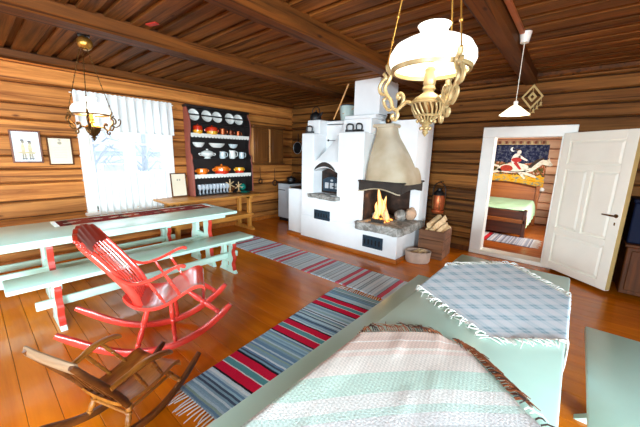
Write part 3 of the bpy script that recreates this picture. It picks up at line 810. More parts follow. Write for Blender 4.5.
t1, P1, F1 = cloth('woven_tablecloth', 'pink striped white cloth with rust fringe on the near end of the foreground table', 'tablecloth', cor, M_clothn, 90, 90, 1, wr1, .09, .035)
f = MB(); rr = random.Random(4)
def strand(f, P, u, v, du, dv, ln, z0, r, bend, mat, n=5):
    p = P(u, v); q = P(u - du * .02, v - dv * .02); q = p + (p - q); d = (q - p).normalized(); sd = Vector((-d.y, d.x, 0))
    pts = []
    for i in range(4):
        k = i / 3; x = p + d * (ln * k) + sd * (bend * k * k * ln)
        c = Vector(drape(x.x, x.y)); c.z += z0 * (1 - k * .6) + .010 * math.sin(k * PI) * (1 if z0 > .003 else .2); pts.append(c)
    f.tube(pts, [r, r * 1.1, r, r * .5], n, mat)
for k in range(84):
    u = .015 + k / 83 * .60; strand(f, P1, u, 0, 0, -1, rr.uniform(.05, .085), rr.uniform(.003, .010), rr.uniform(.0015, .0028), rr.uniform(-.3, .9), 0 if rr.random() < .8 else 1)
o = f.build('fringe', [M_fringed, M_fringek, M_fringe], t1); o['label'] = 'rust coloured fringe along the far edge'; f = MB()
for k in range(64):
    v = .012 + k / 63 * .24; strand(f, P1, 0, v, -1, 0, rr.uniform(.035, .06), rr.uniform(.003, .012), rr.uniform(.0016, .003), rr.uniform(-1.2, -.4), 0 if rr.random() < .75 else 1)
for k in range(26):
    v = .25 + k / 25 * .35; strand(f, P1, 0, v, -1, 0, rr.uniform(.03, .05), rr.uniform(.003, .010), rr.uniform(.0018, .003), rr.uniform(-1.4, .8), 1 if rr.random() < .6 else 2)
o = f.build('fringe', [M_fringed, M_fringek, M_fringe], t1); o['label'] = 'rust and dark fringe along the right edge'
# blue check cloth
m_ = NT('blue_check_cotton'); tc = m_.coord((9.0, 8.0, 1), 'UV'); sx = m_.n('ShaderNodeSeparateXYZ'); m_.l(tc, sx.inputs[0])
def band(x): return m_.ramp(m_.math('FRACT', x), [(0, (0, 0, 0, 1)), (.10, (.35, .35, .35, 1)), (.18, (1, 1, 1, 1)), (.34, (.45, .45, .45, 1)), (.42, (1, 1, 1, 1)), (.56, (.3, .3, .3, 1)), (.62, (0, 0, 0, 1))], True)
s_ = m_.math('MULTIPLY', m_.math('ADD', band(sx.outputs[0]), band(sx.outputs[1])), .5)
colr = m_.ramp(s_, [(0, srgb(234, 242, 248)), (.5, srgb(216, 232, 240)), (1, srgb(164, 198, 212))])
spk = m_.noise(m_.coord((240, 240, 1), 'UV'), 1, 3, .7)
colr = m_.mix(.5, colr, m_.ramp(spk, [(.3, (.8, .8, .8, 1)), (.6, (1.06, 1.06, 1.06, 1))]), 'MULTIPLY')
m_.bsdf(colr, .95, 0, spk, .4, .003, spec=.1); M_clothb = m_.mat
cor2 = [(-.30, 2.62), (-.93, 1.93), (-.19, 1.44), (.375, 1.90)]
t2, P2, F2 = cloth('check_tablecloth', 'blue and white checked cloth with white fringe on the far end of the foreground table', 'tablecloth', cor2, M_clothb, 70, 70, 2, lambda u, v, p: .003 * max(0, noise.noise(Vector((p.x * 9, p.y * 4, 8)))))
f = MB()
for k in range(64):
    a = k / 63
    for (u, v, du, dv) in ((a, 0, 0, -1), (a, 1, 0, 1), (0, a, -1, 0), (1, a, 1, 0)):
        strand(f, P2, u, v, du, dv, rr.uniform(.035, .06), rr.uniform(.001, .006), rr.uniform(.0022, .0036), rr.uniform(-1.0, 1.0), 0)
f.build('fringe', M_fringe, t2)
# runner on the window table
rn = thing('table_runner', 'dark red patterned runner lying on the window table', 'table runner', (-4.10, 1.40, .753))
m_ = NT('red_runner_weave'); v = m_.coord(); sx = m_.n('ShaderNodeSeparateXYZ'); m_.l(v, sx.inputs[0])
st_ = m_.ramp(m_.math('FRACT', m_.math('MULTIPLY', m_.math('ADD', sx.outputs[1], 2.0), 1.05)), [(0, srgb(118, 34, 26)), (.25, srgb(92, 40, 26)), (.3, srgb(150, 60, 40)), (.5, srgb(124, 30, 26)), (.8, srgb(90, 36, 26)), (.86, srgb(160, 70, 48))], True)
zig = m_.n('ShaderNodeTexVoronoi'); zig.inputs['Scale'].default_value = 1; m_.l(m_.coord((30, 9, 1)), zig.inputs['Vector'])
cen = m_.math('LESS_THAN', m_.math('ABSOLUTE', m_.math('ADD', sx.outputs[0], -.03)), .035)
msk = m_.math('MULTIPLY', cen, m_.math('LESS_THAN', zig.outputs['Distance'], .42))
m_.bsdf(m_.mix(msk, st_, srgb(226, 210, 188)), .95, 0, m_.noise(m_.coord((200, 200, 1)), 1, 2), .4, .003, spec=.1)
MB().box((-.13, -.86, 0), (.16, .82, .004), .001).build('weave', m_.mat, rn)
for s, y in ((-1, -.8605), (1, .8205)):
    f = MB()
    for k in range(22): f.tube([(-.125 + k * .0132, y, .003), (-.125 + k * .0132 + rr.uniform(-.006, .006), y + s * .04, .002)], [.002, .0012], 4)
    f.build('fringe', M_fringe, rn)
# ------------------------------------------------------------------ fireplace
fp = thing('fireplace', 'white plastered masonry fireplace with bake oven, open corner hearth and bell hood', 'fireplace', (0, 0, 0))
X0, X1, Y0, Y1 = -3.75, -1.83, 3.88, 4.90
NX0, NX1 = -3.47, -2.95          # oven niche
OX = -2.47                       # left cheek of the open hearth
b = MB(); bv = .012
b.box((X0, Y0, .05), (X1, Y1, .44), .004)                              # plinth
b.box((X0, Y0, .44), (NX0, Y1, 1.88), bv); b.box((NX1, Y0, .44), (OX, Y1, 1.88), bv)
b.box((NX0 - .02, Y0 + .001, .44), (NX1 + .02, Y1, .86), bv); b.box((NX0 - .02, 4.22, .8), (NX1 + .02, Y1, 2.06), bv)
arch = [(NX0 - .02, 1.42), (NX0 - .02, 1.22)] + [(lerp(NX0, NX1, i / 12), 1.245 + .075 * math.sin(i / 12 * PI)) for i in range(13)] + [(NX1 + .02, 1.22), (NX1 + .02, 1.42)]
b.prism(arch, Y0 + .001, 4.24, 'xz', 0)
b.box((X0, 4.02, 1.86), (NX0 + .01, Y1, 2.11), bv); b.box((NX1 - .01, 4.02, 1.86), (OX + .02, Y1, 2.09), bv)
b.box((OX - .02, 4.70, .44), (X1, Y1, 1.2), .004); b.box((OX - .02, 4.30, 1.2), (X1, Y1, 2.06), .004)
b.box((-2.00, 4.58, .44), (X1, 4.70, 1.2), .004)
b.box((NX0 - .01, 4.22, 2.02), (OX, Y1, 2.10), bv)
b.build('masonry', M_plaster, fp, 35)
MB().box((-2.97, 4.06, 2.085), (-2.40, 4.88, 2.145), .01).build('mantel_slab', M_plaster, fp)
MB().box((-2.90, 4.20, 2.16), (-2.43, 4.78, 2.72), .008).box((-2.89, 4.21, 2.14), (-2.44, 4.77, 2.165), 0, 1).build('chimney', [M_plaster, M_black], fp)  # black box under the chimney paints in the dark shadow gap
# wooden base trim
t_ = MB(); t_.box((X0 - .01, Y0 - .035, 0), (X1 + .035, Y0 + .0, .055), .006); t_.box((X1, Y0 - .03, 0), (X1 + .035, Y1, .055), .006)
t_.box((X0, Y0, 0), (X1, Y1, .05)); t_.build('base_trim', M_trimw, fp)
# cooking block on the left
MB().box((-4.17, 3.96, .05), (X0 + .005, Y1, .885), .012).build('cook_block', M_plaster, fp)
MB().box((-4.18, 3.93, 0), (X0 - .02, Y1, .055), .006).build('base_trim', M_trimw, fp)
MB().box((-4.15, 4.0, .886), (X0 - .005, 4.85, .905), .004).build('cook_plate', M_black, fp)
# oven funnel in the recess
fn_pts = []
def funnel(u, v):
    z = lerp(1.42, 2.10, v); k = (1 - v) ** 1.9
    xl = lerp(-3.10, NX0 + .005, k); y = lerp(4.20, 3.905, (1 - v) ** 1.3)
    return (lerp(xl, NX1 + .002, u), y - .0 + .02 * (2 * u - 1) ** 2, z)
MB().grid(funnel, 10, 16).build('oven_hood', M_plaster, fp, 60)
kn = MB().ball((-3.19, 3.93, 1.76), .018).tube([(-3.19, 3.93, 1.76), (-3.05, 3.935, 1.755)], .005, 6); kn.build('damper_knob', M_black, fp)
MB().box((NX0 + .015, 3.892, 1.412), (NX1 - .015, 3.905, 1.420)).build('hood_ledge', M_plaster, fp)
# oven door with its arch, sooty recess
so = MB(); N = 14
A = [(NX0 + .002, .862)] + [(lerp(NX0, NX1, i / N), 1.235 + .075 * math.sin(i / N * PI)) for i in range(N + 1)] + [(NX1 - .002, .862)]
so.prism(A, 4.12, 4.215, 'xz'); so.build('oven_recess', M_brick, fp)
dA = [(-3.40, .90)] + [(lerp(-3.40, -3.0, i / N), 1.10 + .055 * math.sin(i / N * PI)) for i in range(N + 1)] + [(-3.0, .90)]
do = MB().prism(dA, 4.07, 4.12, 'xz', 0, .006).build('oven_door', M_iron, fp)
MB().tube([(-3.09, 4.065, .99), (-3.09, 4.03, .99), (-3.16, 4.03, 1.0)], .008, 7).build('handle', M_black, do)
rl = MB()
for k in range(3): rl.box((-3.35 + k * .11, 4.062, .95), (-3.27 + k * .11, 4.071, 1.05), .004)
rl.ball((-3.2, 4.066, 1.09), .03, 0, 2, (1, .25, .7)); rl.build('relief', M_ash, do)
# sooty smudge above the oven arch: a stained lip of plaster
def smudge(u, v):
    x = lerp(NX0 + .02, NX1 - .03, u); q = 4 * u * (1 - u)
    return (x, Y0 - .003 - .004 * q, 1.262 + .070 * math.sin(u * PI) + v * .075 * q ** .6)
MB().grid(smudge, 16, 4).build('soot_stain', M_soot, fp, 60)
# stone ledges
def stone(lo, hi, seed, amp=.03):
    bm = bmesh.new(); bmesh.ops.create_cube(bm, size=1)
    bmesh.ops.subdivide_edges(bm, edges=bm.edges[:], cuts=14, use_grid_fill=True)
    for v in bm.verts:
        p = Vector((lerp(lo[i], hi[i], v.co[i] + .5) for i in range(3)))
        n = noise.noise_vector(p * 5 + Vector((seed, 0, 0))) * amp + noise.noise_vector(p * 16 + Vector((seed, 3, 0))) * amp * .35
        n.z *= .5
        c = Vector(((lo[0] + hi[0]) / 2, (lo[1] + hi[1]) / 2, (lo[2] + hi[2]) / 2)); e = [abs(v.co[i]) * 2 for i in range(3)]
        k = sum(1 for x in e if x > .99); sh = {0: 0, 1: 0, 2: .014, 3: .03}[k]
        v.co = p + n + (c - p).normalized() * sh
    return MB().addbm(bm)
stone((-2.52, 3.80, .405), (-1.76, 4.66, .535), 2).build('hearth_stone', M_stone, fp, 60)
stone((-3.53, 3.80, .79), (-2.88, 4.08, .862), 7, .022).build('oven_stone', M_stone, fp, 60)
# iron hatches
def hatch(x0, x1, z0, z1):
    h = MB().box((x0, Y0 - .014, z0), (x1, Y0 + .01, z1), .004).build('hatch_frame', M_iron, fp)
    q = MB().box((x0 + .025, Y0 - .022, z0 + .025), (x1 - .025, Y0 - .012, z1 - .025), .004); q.build('hatch_door', M_iron, h)
    q = MB(); n = 5
    for k in range(n):
        xx = lerp(x0 + .05, x1 - .05, k / (n - 1)); q.box((xx - .012, Y0 - .027, z0 + .05), (xx + .012, Y0 - .020, z1 - .05), .003)
    q.build('relief', M_black, h)
hatch(-3.42, -3.07, .42, .585); hatch(-2.40, -2.05, .14, .325)
# inside of the open hearth
fi = MB(); fi.box((OX, 4.66, .52), (-2.0, 4.705, 1.2)); fi.box((OX - .005, 3.95, .52), (OX + .012, 4.68, 1.15)); fi.box((-2.005, 4.57, .54), (-1.99, 4.68, 1.15))
fi.box((OX, 4.28, 1.12), (X1 - .03, 4.70, 1.2))
fi.build('firebox_lining', M_brick, fp)
# bell hood over the corner: open below
def loop(v):
    k = interp([(0, 1), (.06, .99), (.16, .95), (.32, .83), (.5, .62), (.68, .37), (.82, .17), (.92, .08), (1, .06)], v)
    xa = lerp(-2.42, OX - .0, k); xb = lerp(-2.16, -1.77, k); ya = lerp(4.12, 3.845, k); yb = lerp(4.32, 4.60, k)
    return xa, xb, ya, yb, lerp(1.135, 1.95, v)
def hood(inset=0.0, v0=0.0, v1=1.0, nv=22):
    vs = []; n = 40
    for i in range(nv + 1):
        v = lerp(v0, v1, i / nv); xa, xb, ya, yb, z = loop(v); xa += inset; xb -= inset; ya += inset; yb -= inset
        for j in range(n):
            w = 2 * PI * j / n; e = .45
            c = math.copysign(abs(math.cos(w)) ** e, math.cos(w)); s = math.copysign(abs(math.sin(w)) ** e, math.sin(w))
            arch_ = .035 * (1 - v) ** 6 * (1 - min(1, abs(c)) ** 2)
            vs.append(((xa + xb) / 2 + c * (xb - xa) / 2, (ya + yb) / 2 + s * (yb - ya) / 2, z + arch_))
    fs = [(i * n + j, i * n + (j + 1) % n, (i + 1) * n + (j + 1) % n, (i + 1) * n + j) for i in range(nv) for j in range(n)]
    return vs, fs
hm = MB(); v_, f_ = hood(); hm.add(v_, f_); v_, f_ = hood(.035, 0, .95); hm.add(v_, f_)
n = 40; hm.add(hood(0, 0, .01, 1)[0][:n] + hood(.035, 0, .01, 1)[0][:n], [(j, (j + 1) % n, n + (j + 1) % n, n + j) for j in range(n)])
ho = hm.build('hood', M_hood, fp, 60)
cap = MB(); xa, xb, ya, yb, z = loop(1.0)
cap.box((xa - .03, ya - .03, 1.945), (xb + .03, yb, 2.0), .018, seg=2); cap.build('hood_collar', M_hood, ho)
# sooty mantel band below the hood, arched underside, on two sides
lip = MB(); N = 16
P_ = [(OX - .02, 1.155)] + [(OX - .02, 1.02)] + [(lerp(OX + .01, X1 + .0, i / N), 1.005 + .055 * math.sin(i / N * PI)) for i in range(N + 1)] + [(X1 + .022, 1.02), (X1 + .022, 1.155)]
lip.prism(P_, Y0 - .055, Y0 + .04, 'xz', 0, .006)
P_ = [(Y0 - .05, 1.155), (Y0 - .05, 1.01)] + [(lerp(Y0, 4.60, i / N), 1.005 + .045 * math.sin(i / N * PI)) for i in range(N + 1)] + [(4.60, 1.155)]
lip.prism(P_, X1 - .04, X1 + .02, 'yz', 0, .006)
lip.build('mantel_band', M_soot, fp)
ae = MB(); ae.tube([(lerp(OX - .02, X1 + .022, i / 20), Y0 - .058, 1.008 + .055 * math.sin(min(1, max(0, (i - 1.5) / 17)) * PI)) for i in range(21)], .009, 6); ae.build('arch_edge', M_hood, fp)
sl = MB().box((OX - .03, Y0 - .072, 1.145), (X1 + .04, Y0 + .0, 1.172), .008).box((X1 - .02, Y0 - .05, 1.145), (X1 + .04, 4.62, 1.172), .008).build('mantel_moulding', M_soot, fp)
# fire
def log_piece(name, label, p, q, r, mat, cat, group, seed, tri=False):
    rr = random.Random(seed); p = Vector(p); q = Vector(q); d = (q - p).normalized(); a = d.orthogonal().normalized(); bb = d.cross(a)
    n = 3 if tri else 7; ph = rr.uniform(0, 6); rad = [r * rr.uniform(.8, 1.15) for _ in range(n)]; vs = []
    m_ = MB(); K = 5
    for i in range(K):
        c = (p - (p + q) / 2).lerp(q - (p + q) / 2, i / (K - 1)) + (a * rr.uniform(-.1, .1) + bb * rr.uniform(-.1, .1)) * r
        for j in range(n):
            w = ph + 2 * PI * j / n; vs.append(c + (a * math.cos(w) + bb * math.sin(w)) * rad[j])
    fs = [(i * n + j, i * n + (j + 1) % n, (i + 1) * n + (j + 1) % n, (i + 1) * n + j) for i in range(K - 1) for j in range(n)] + [tuple(range(n))[::-1], tuple((K - 1) * n + j for j in range(n))]
    o = m_.add(vs, fs).build(name, mat, None, 40, (p + q) / 2)
    return tag(o, label, cat, group)
FX, FY, FZ = -2.24, 4.12, .535
for k in range(6):
    a = k * PI / 3 + .4
    log_piece('burning_log', 'split log burning upright in the open hearth fire', (FX + .125 * math.cos(a), FY + .10 * math.sin(a), FZ + .025), (FX + .022 * math.cos(a + .5), FY + .022 * math.sin(a + .5), FZ + .30), .026, M_bark, 'firewood', 'burning logs in the hearth', 20 + k, True)
fl = tag(empty('fire', (FX, FY, FZ)), 'orange flames rising from the logs in the open hearth', 'fire')
def flame(x, y, z, h, r, seed, bend):
    rr = random.Random(seed); m = MB(); pts = []; rad = []
    for i in range(14):
        t = i / 13; pts.append((x + bend * math.sin(t * 4 + seed) * t, y + .5 * bend * math.cos(t * 3 + seed) * t, z + h * t)); rad.append(max(.001, r * (math.sin(min(1, t * 1.9 + .12) * PI / 2) if t < .3 else (1 - ((t - .3) / .7)) ** .8) * (1 + .15 * math.sin(t * 9 + seed))))
    m.tube(pts, rad, 12); m.build('flame', M_flame, fl, 80)
for q in ((0, -.06, .08, .46, .05, 1, .03), (-.06, -.03, .10, .20, .035, 2, .025), (.05, -.05, .12, .24, .035, 3, -.025), (.0, .06, .05, .34, .06, 4, .03), (-.03, -.09, .0, .18, .04, 5, .02), (.09, .02, .0, .16, .035, 7, .02)): flame(*q)
em_ = MB(); rr = random.Random(3)
for k in range(26): em_.ball((rr.uniform(-.16, .16), rr.uniform(-.12, .12), rr.uniform(.005, .02)), rr.uniform(.012, .026), 0, 1, (1, 1, .6))
em_.build('embers', M_ember, fl)
tag(MB().ball((0, 0, 0), .10, 0, 3, (1, .8, .85), .35, 3).build('hearth_boulder', M_stone, None, 60, (-2.03, 4.36, .61)), 'grey boulder lying right of the fire in the hearth', 'stone')
tag(MB().ball((0, 0, 0), .10, 0, 3, (.8, 1, 1), .35, 9).build('hearth_boulder', plain('warm_stone', srgb(196, 158, 128), .8, 0, .2, 9, .2), None, 60, (-1.93, 4.52, .625)), 'warm beige stone at the right rear of the hearth', 'stone')
tag(MB().ball((0, 0, 0), .07, 0, 3, (1, .8, .8), .35, 5).build('hearth_boulder', M_stone, None, 60, (-2.38, 4.22, .58)), 'small grey stone left of the fire in the hearth', 'stone')
tag(MB().bar((-.10, 0, 0), (.10, .02, .0), .05, .05, bev=.006).build('charred_log', M_soot, None, 40, (-2.2, 3.93, .562)), 'charred log end lying at the front of the hearth', 'firewood')

# things standing on the fireplace
def sad_iron(x, y, z, rz, label):
    s = thing('sad_iron', label, 'iron', (x, y, z), rz, 'old sad irons')
    poly = [(-.07, -.042), (-.07, .042), (-.02, .046), (.04, .028), (.085, 0), (.04, -.028), (-.02, -.046)]
    MB().prism(poly, 0, .035, 'xy', 0, .004).build('sole', M_black, s)
    MB().tube(smooth([(-.055, 0, .03), (-.06, 0, .09), (-.035, 0, .118), (.02, 0, .118), (.045, 0, .09), (.04, 0, .03)], 4), .012, 8).build('handle', M_black, s)
sad_iron(-3.62, 3.945, 1.881, .3, 'black sad iron on the left ledge of the fireplace')
sad_iron(-2.77, 3.945, 1.881, .25, 'black sad iron on the middle ledge, left one of the pair')
sad_iron(-2.60, 3.945, 1.881, 1.2, 'black sad iron on the middle ledge, right one of the pair, turned end on')
kt = thing('black_kettle', 'black kettle on top of the left side of the fireplace', 'kettle', (-3.66, 4.14, 2.111))
MB().lathe([(.095, 0), (.105, .04), (.10, .09), (.07, .125), (.045, .135)], 20).build('body', M_black, kt)
MB().lathe([(.05, .13), (.03, .15), (.012, .155), (.014, .175), (0, .18)], 14).build('lid', M_black, kt)
MB().tube(smooth([(-.09, 0, .1), (-.07, 0, .2), (0, 0, .235), (.07, 0, .2), (.09, 0, .1)], 4), .008, 7).build('handle', M_black, kt)
MB().tube([(.08, 0, .06), (.13, 0, .1), (.15, 0, .14)], [.02, .014, .010], 8).build('spout', M_black, kt)
pl_ = thing('enamel_pail', 'white enamel pail on the fireplace beside the chimney', 'pail', (-3.27, 4.55, 2.11))
MB().shell([(.0, .0), (.115, 0), (.15, .27), (.155, .275), (.147, .27), (.112, .006), (0, .006)], 24).build('body', plain('pail_enamel', srgb(196, 214, 208), .25, 0, .06), pl_)
MB().shell([(.147, .262), (.158, .266), (.158, .278), (.147, .28)], 24).build('rim', M_iron, pl_)
MB().tube(smooth([(-.15, 0, .25), (-.12, -.06, .19), (0, -.13, .13), (.12, -.06, .19), (.15, 0, .25)], 4), .006, 6).build('handle', M_pine, pl_)
sk = tag(MB().tube([(-.17, -.03, -.36), (.0, 0, 0), (.22, .04, .50)], [.012, .014, .016], 8).build('wooden_peel', M_pine, None, 40, (-3.19, 4.30, 2.49)), 'long wooden stick leaning in front of the white pail on the fireplace', 'stick')
fg = thing('brass_jug', 'small brass jug on the collar of the bell hood', 'jug', (-2.27, 4.22, 2.001))
MB().lathe([(.03, 0), (.045, .03), (.05, .07), (.03, .11), (.022, .13), (.034, .15)], 16).build('body', M_dbrass, fg)
MB().tube(smooth([(.045, 0, .06), (.08, 0, .09), (.07, 0, .13), (.03, 0, .14)], 4), .006, 6).build('handle', M_dbrass, fg)

# firewood crate, basket, lantern
cr = thing('firewood_crate', 'dark wooden crate filled with split firewood beside the fireplace', 'crate', (-1.565, 4.68, 0), math.radians(4))
W_, D_, H_ = .175, .24, .44
for (lo, hi) in (((-W_, -D_, 0), (W_, -D_ + .02, H_)), ((-W_, D_ - .02, 0), (W_, D_, H_))):
    m = MB()
    for k in range(3): m.box((lo[0], lo[1], k * H_ / 3 + .003), (hi[0], hi[1], (k + 1) * H_ / 3 - .003), .004)
    m.build('slat_side', M_crate, cr)
for sx in (-1, 1):
    m = MB()
    for k in range(3): m.box((sx * W_ - .01, -D_ - .001, k * H_ / 3 + .003), (sx * W_ + .01, D_ + .001, (k + 1) * H_ / 3 - .003), .004)
    m.build('slat_side', M_crate, cr)
MB().box((-W_ + .01, -D_ + .02, .0), (W_ - .01, D_ - .02, .02)).build('bottom', M_crate, cr)
rr = random.Random(12)
spots = [(-.10, .30, 0), (-.02, .31, 1), (.06, .30, 2), (.12, .31, 3), (-.07, .385, 4), (.015, .395, 5), (.09, .385, 6), (-.03, .46, 7), (.06, .465, 8)]
for i, (x, z, k) in enumerate([(a, b + .03, c) for a, b, c in spots]):
    dx = rr.uniform(-.03, .03); tz = rr.uniform(.05, .10)
    log_piece('firewood_log', 'pale split firewood log lying in the dark crate', (-1.565 + x - .02, 4.50, z), (-1.565 + x + dx + .03, 4.86, z + tz), .042, M_bark, 'firewood', 'firewood in the crate', 50 + i, k % 2 == 0)
bk = thing('kindling_basket', 'oval bark basket with kindling on the floor before the crate', 'basket', (-1.62, 4.17, 0), math.radians(30))
MB().shell([(.0, .004), (.9, .004), (1.0, .03), (1.04, .13), (1.05, .17), (1.0, .172), (.99, .13), (.95, .03), (0, .012)], 32, Matrix.Diagonal((.175, .125, 1, 1))).build('body', M_bask, bk)
rim_ = MB(); rim_.tube([(.181 * math.cos(a * PI / 16), .129 * math.sin(a * PI / 16), .17) for a in range(33)], .006, 6); rim_.build('rim', M_bask, bk)
for i in range(7):
    x = (i - 3) * .028
    log_piece('kindling_stick', 'thin kindling stick lying in the bark basket', (-1.68 + x, 4.12 - .02, .10 + .012 * (i % 3)), (-1.58 + x * .8, 4.25, .165 + .012 * ((i * 2) % 3)), .011, M_bark, 'kindling', 'kindling in the basket', 70 + i, True)
ln = thing('copper_lantern', 'copper lantern hanging on the log wall above the firewood crate', 'lantern', (-1.72, 5.12, .60)); ln.scale = (1.3, 1.3, 1.3)
MB().lathe([(.075, 0), (.085, .02), (.085, .04), (.07, .05)], 18).build('base', M_copper, ln)
MB().lathe([(.07, .05), (.082, .10), (.082, .19), (.07, .235)], 18).build('body', M_copper, ln)
MB().lathe([(.07, .235), (.06, .27), (.03, .295), (.03, .32), (0, .325)], 18).build('cap', M_black, ln)
MB().tube(smooth([(-.08, 0, .2), (-.07, 0, .34), (0, 0, .40), (.07, 0, .34), (.08, 0, .2)], 4), .006, 6).build('bail', M_black, ln)
for a in range(6):
    w = a * PI / 3; MB().tube([(.084 * math.cos(w), .084 * math.sin(w), .05), (.087 * math.cos(w), .087 * math.sin(w), .235)], .005, 5).build('guard_rib', M_dbrass, ln)
MB().tube([(0, .02, .405), (0, .13, .405)], .006, 6).build('hook', M_black, ln)

# cook stove in the corner, pan, wall cabinet
sv = thing('cook_stove', 'grey enamel cook stove in the dark room corner', 'stove', (-5.0, 4.93, 0))
MB().box((-.19, -.33, .07), (.19, .30, .86), .015).build('body', M_ash, sv)
MB().box((-.21, -.35, .86), (.21, .32, .89), .006).build('top_plate', M_black, sv)
MB().box((-.17, -.30, 0), (.17, .28, .07)).build('plinth', M_black, sv)
d_ = MB().box((-.15, -.345, .35), (.12, -.33, .78), .006).build('door', M_ash, sv)
MB().tube([(-.12, -.37, .72), (.09, -.37, .72)], .008, 7).build('handle', M_black, d_)
pt = thing('black_pot', 'black lidded pot standing on the grey cook stove', 'pot', (-4.94, 4.78, .891))
MB().lathe([(.08, 0), (.10, .02), (.10, .09), (.09, .095)], 18).build('body', M_black, pt)
MB().lathe([(.098, .096), (.06, .115), (.015, .12), (.018, .14), (0, .143)], 18).build('lid', M_black, pt)
MB().tube([(.09, 0, .07), (.2, -.03, .08)], .008, 6).build('handle', M_black, pt)
pn = thing('frying_pan', 'round black frying pan hanging on the log wall above the cook stove', 'pan', (-5.17, 5.235, 1.66))
MB().lathe([(0, 0), (.11, 0), (.135, .03), (.14, .03), (.116, -.006), (0, -.006)], 24, Matrix.Rotation(PI / 2, 4, 'X')).build('bowl', M_black, pn)
MB().tube([(.0, -.01, .12), (.0, -.01, .33)], [.012, .010], 7, 0, (1, .5)).build('handle', M_black, pn)
MB().tube([(.137 * math.cos(a * PI / 16), -.031, .137 * math.sin(a * PI / 16)) for a in range(33)], .005, 6).build('rim', plain('rim_highlight', srgb(200, 204, 206), .3, .6), pn)  # pale ring stands in for the highlight along the pan's edge
cbn = thing('wall_cabinet', 'brown two-door cabinet hanging on the window wall near the corner', 'cabinet', (-5.44, 4.38, 1.31))
MB().box((.02, -.42, 0), (.22, .42, .74), .008).build('body', M_cab, cbn)
MB().box((.0, -.45, .74), (.27, .45, .79), .012).build('cornice', M_cab, cbn)
MB().box((.0, -.45, -.03), (.25, .45, .0), .008).build('base_moulding', M_cab, cbn)
for s in (-1, 1):
    a, c = (-.40, -.02) if s < 0 else (.02, .40)
    dd = MB().box((.22, a, .03), (.24, c, .71), .005).build('door', M_cab, cbn)
    MB().box((.24, a + .06, .09), (.248, c - .06, .65), .008).build('panel', M_cab, dd)
    MB().ball((.255, -.045 * -s if s > 0 else -.045, .36), .012).build('knob', M_dbrass, dd)
MB().box((.22, -.018, .02), (.25, .018, .72), .004).build('centre_stile', M_cabl, cbn)
MB().box((.02, -.428, .02), (.225, -.419, .72), .003).build('side_edge', M_cabl, cbn)
for (yy, zz, r, lb) in ((4.26, .90, .06, 'round wire strainer hanging on the wall left under the cabinet'), (4.68, .84, .075, 'round wire strainer hanging on the wall right under the cabinet')):
    st = thing('wire_strainer', lb, 'strainer', (-5.40, yy, zz))
    q = MB()
    for k in range(5): q.tube([(.012 + .025 * math.sin(a * PI / 8) * (k - 2) / 4, (r - .012 * abs(k - 2)) * math.cos(a * PI / 8), (r - .012 * abs(k - 2)) * math.sin(a * PI / 8)) for a in range(17)], .003, 5)
    q.build('mesh_bowl', M_black, st); MB().tube([(.01, 0, r), (.0, 0, r + .26)], .005, 6).build('handle', M_black, st)

# ------------------------------------------------------------------ plate rack and its contents
RX0, RX1, RY0, RY1 = -5.43, -5.20, 2.62, 3.90
rk = thing('plate_rack', 'tall open plate rack with scalloped reddish sides on the pine table', 'shelf', (0, 0, 0))
prof = [(.0, .728), (.24, .728), (.24, 1.10), (.225, 1.17), (.235, 1.24), (.215, 1.32), (.20, 1.36), (.215, 1.42), (.205, 1.46), (.15, 1.50), (.14, 1.66), (.165, 1.80), (.20, 1.92), (.205, 2.02), (.18, 2.14), (.12, 2.24), (.10, 2.30), (.0, 2.30)]
for y in (RY0, RY1):
    MB().prism([(RX0 + a, z) for a, z in prof], y - .014, y + .014, 'xz', 0, .003).build('side_panel', M_rackpink, rk)
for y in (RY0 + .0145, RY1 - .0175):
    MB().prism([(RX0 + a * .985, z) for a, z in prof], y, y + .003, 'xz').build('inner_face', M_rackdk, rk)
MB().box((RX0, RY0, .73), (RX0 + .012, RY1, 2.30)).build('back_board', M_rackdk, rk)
MB().box((RX0, RY0 - .03, 2.29), (RX0 + .13, RY1 + .03, 2.335), .01).build('cornice', M_rackdk, rk)
SH = {1.105: .20, 1.40: .17, 1.605: .11, 1.84: .16, 2.06: .14}
lace_at = (1.105, 1.84)
for z, d in SH.items():
    s = MB().box((RX0 + .01, RY0 + .01, z - .022), (RX0 + d, RY1 - .01, z), .003).build('shelf_board', M_rackdk, rk)
    if z in lace_at:
        q = MB(); n = 19; L = RY1 - RY0 - .04; top = z + .012
        for k in range(n):
            ya = RY0 + .02 + L * k / n; yb = RY0 + .02 + L * (k + 1) / n; ym_ = (ya + yb) / 2; x = RX0 + d + .004
            P = [(ya, top), (yb, top), (yb, top - .045)] + [(ym_ + (yb - ya) / 2 * math.cos(a * PI / 6), top - .045 - .030 * math.sin(a * PI / 6)) for a in range(1, 6)] + [(ya, top - .045)]
            q.prism(P, x, x + .003, 'yz')
        q.build('lace_edging', M_lace, s)
for z in (2.17,):
    MB().box((RX0 + .125, RY0 + .01, z - .012), (RX0 + .14, RY1 - .01, z + .012), .003).build('plate_rail', M_rackdk, rk)
MB().box((RX0 + .01, RY0 + .01, .728), (RX1, RY1 - .01, .745), .003).build('bottom_board', M_rackdk, rk)

